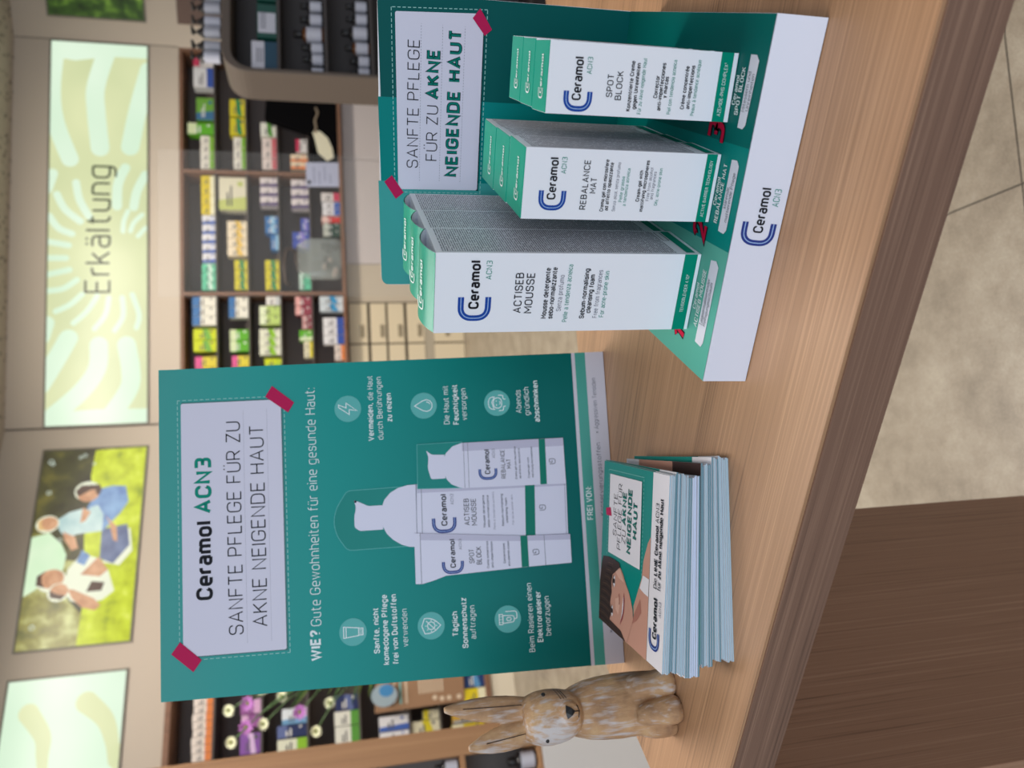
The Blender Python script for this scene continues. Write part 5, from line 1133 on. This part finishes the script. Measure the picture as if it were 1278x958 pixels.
# ------------------------------------------------------------------ grey rounded unit with bottles at the upper right
UO = Vector((-.1697, 3.2956, 0)); _az = radians(-38); WU = (UO, Vector((cos(_az), -sin(_az), 0)), Vector((sin(_az), cos(_az), 0)))
M_UNIT = mat('unit_taupe', (98, 88, 80), .5, spec=.3); M_UIN = mat('unit_inside', (70, 64, 62), .5)
UZ = lambda v: v                                       # heights were taken from the counter plane
root = thing('display_unit', 'taupe shelf unit with rounded corner and rows of dark bottles, upper right', 'shelf', wp(WU, 0, 0, 0), rz_of(WU))
z0, z1, x0, x1, dep = .12, 1.570+CH*0, -.056, 1.35, .19
def ringrect(a0, b0, a1, b1, r, k=8):
    return [(q.x, q.y) for q in rounded([(a0, b0, r), (a1, b0, r), (a1, b1, r), (a0, b1, r)], True, k)]
oz = ringrect(x0, z0, x1, z1, .10); iz = ringrect(x0+.018, z0+.034, x1-.018, z1-.034, .085); n = len(oz)
b = MB(); V = [Vector((x, y, z)) for y in (0, dep) for x, z in oz]+[Vector((x, y, z)) for y in (0, dep) for x, z in iz]
F = []
for k in range(n):
    j = (k+1) % n
    F += [(k, j, 2*n+j, 2*n+k), (k, n+k, n+j, j), (2*n+k, 2*n+j, 3*n+j, 3*n+k), (n+k, 3*n+k, 3*n+j, n+j)]
b.mesh(V, F, M_UNIT); b.build('unit_shell', root, bevel=.004)
b = MB(); b.face([Vector((x, dep-.006, z)) for x, z in iz], M_UIN); b.face([Vector((x, dep-.001, z)) for x, z in iz][::-1], M_UIN); b.build('back_board', root)
for zz in (1.366, 1.186, 1.006, .80, .56, .32):
    b = MB(); b.box((x0+.019, .014, zz-.012), (x1-.019, dep-.007, zz), M_UIN); b.build('shelf', root)
b = MB(); b.box((x0+.12, .02, 0), (x1-.12, dep-.02, .12), M_UIN); b.build('unit_foot', root)
# tins and bottles in it
M_TIN = mat('tin_petrol', (30, 70, 92), .35); M_TIN2 = mat('tin_green', (20, 78, 66), .35); M_LBW = mat('tin_label', (206, 206, 216), .5)
def tin(label, s0, s1, z, ht, body, top):
    root = thing('carton_pack', label, 'box', wp(WU, s0, .03, z), rz_of(WU)); w = s1-s0
    b = MB(); b.box((0, 0, 0), (w, .09, ht), body); b.build('pack_body', root, bevel=.002)
    b = MB()
    if top: b.box((0.001, -.001, ht*.50), (w-.001, .002, ht*.985), M_LBW)
    else: b.box((0.02, -.001, ht*.06), (w-.04, .002, ht*.94), M_LBW)
    fr = Frame((0, -.0012, 0), (1, 0, 0), (0, 0, 1))
    for k in range(3): b.poly(fr, [(w*250, ht*(560+100*k)), (w*750, ht*(560+100*k)), (w*750, ht*(600+100*k)), (w*250, ht*(600+100*k))], M_GREY, .0003)
    b.build('pack_label', root)
tin('petrol blue pack with a white upper half on the top shelf of the taupe unit', -.026, .100, 1.3665, .097, M_TIN, True)
tin('dark green pack with wide white label, second on the taupe unit top shelf', .118, .268, 1.3665, .075, M_TIN2, False)
tin('dark green pack at the picture edge on the taupe unit top shelf', .285, .43, 1.3665, .075, M_TIN2, False)
for row, zz, L in (('second', 1.1865, ((-.012, .021, .088), (.048, .022, .084), (.100, .021, .088), (.160, .030, .118), (.228, .024, .092), (.29, .022, .09))), ('third', 1.0065, ((-.004, .023, .086), (.052, .022, .082), (.112, .024, .098), (.180, .027, .112), (.245, .023, .09), (.305, .022, .09)))):
    for k, (s, r, ht) in enumerate(L):
        small_bottle('dark bottle with white label, %s from left on the taupe unit %s shelf' % (WORDS[k], row), WU, s, .055, zz, r, ht, M_AMB if (row, k) in (('second', 3), ('third', 2)) else M_BB, M_BC, M_BL, 'bottle', 'bottles on the %s shelf of the taupe unit' % row)
for k in range(9):
    small_bottle('black pump bottle, %s from left on top of the taupe unit' % WORDS[k], WU, .035+.054*k, .06+.01*(k % 2), z1+.0008, .022, .118, M_BB, M_BC, mat('pump_label', (170, 172, 182), .5) if k % 3 else M_BL, 'bottle', 'pump bottles on top of the taupe unit', True)

# brown cabinet edge beyond, at the right end of the back wall
root = thing('tall_cabinet', 'brown tall cabinet hung at the right end of the back wall', 'cabinet', wp(WBk, .20, -.02, 0), rz_of(WBk))
b = MB(); b.box((0, .0, 0), (1.3, .019, 2.49), mat('cabinet_brown', (112, 90, 80), .5)); b.build('cabinet_front', root)

# floor standing clear acrylic screen in front of the shelving
root = thing('acrylic_screen', 'clear acrylic floor screen in front of the middle shelving bay', 'screen', wp(WA, .86, -1.0, 0), rz_of(WA))
gm = glass_mat('acrylic', (226, 232, 236), .03, .03)
b = MB(); b.box((0, 0, .03), (1.16, .006, 2.46), gm); b.build('acrylic_sheet', root)
for x in (.15, .95):
    b = MB(); b.box((x, -.12, 0), (x+.06, .13, .03), mat('screen_foot', (150, 150, 152), .35, .8)); b.build('screen_foot', root, bevel=.003)
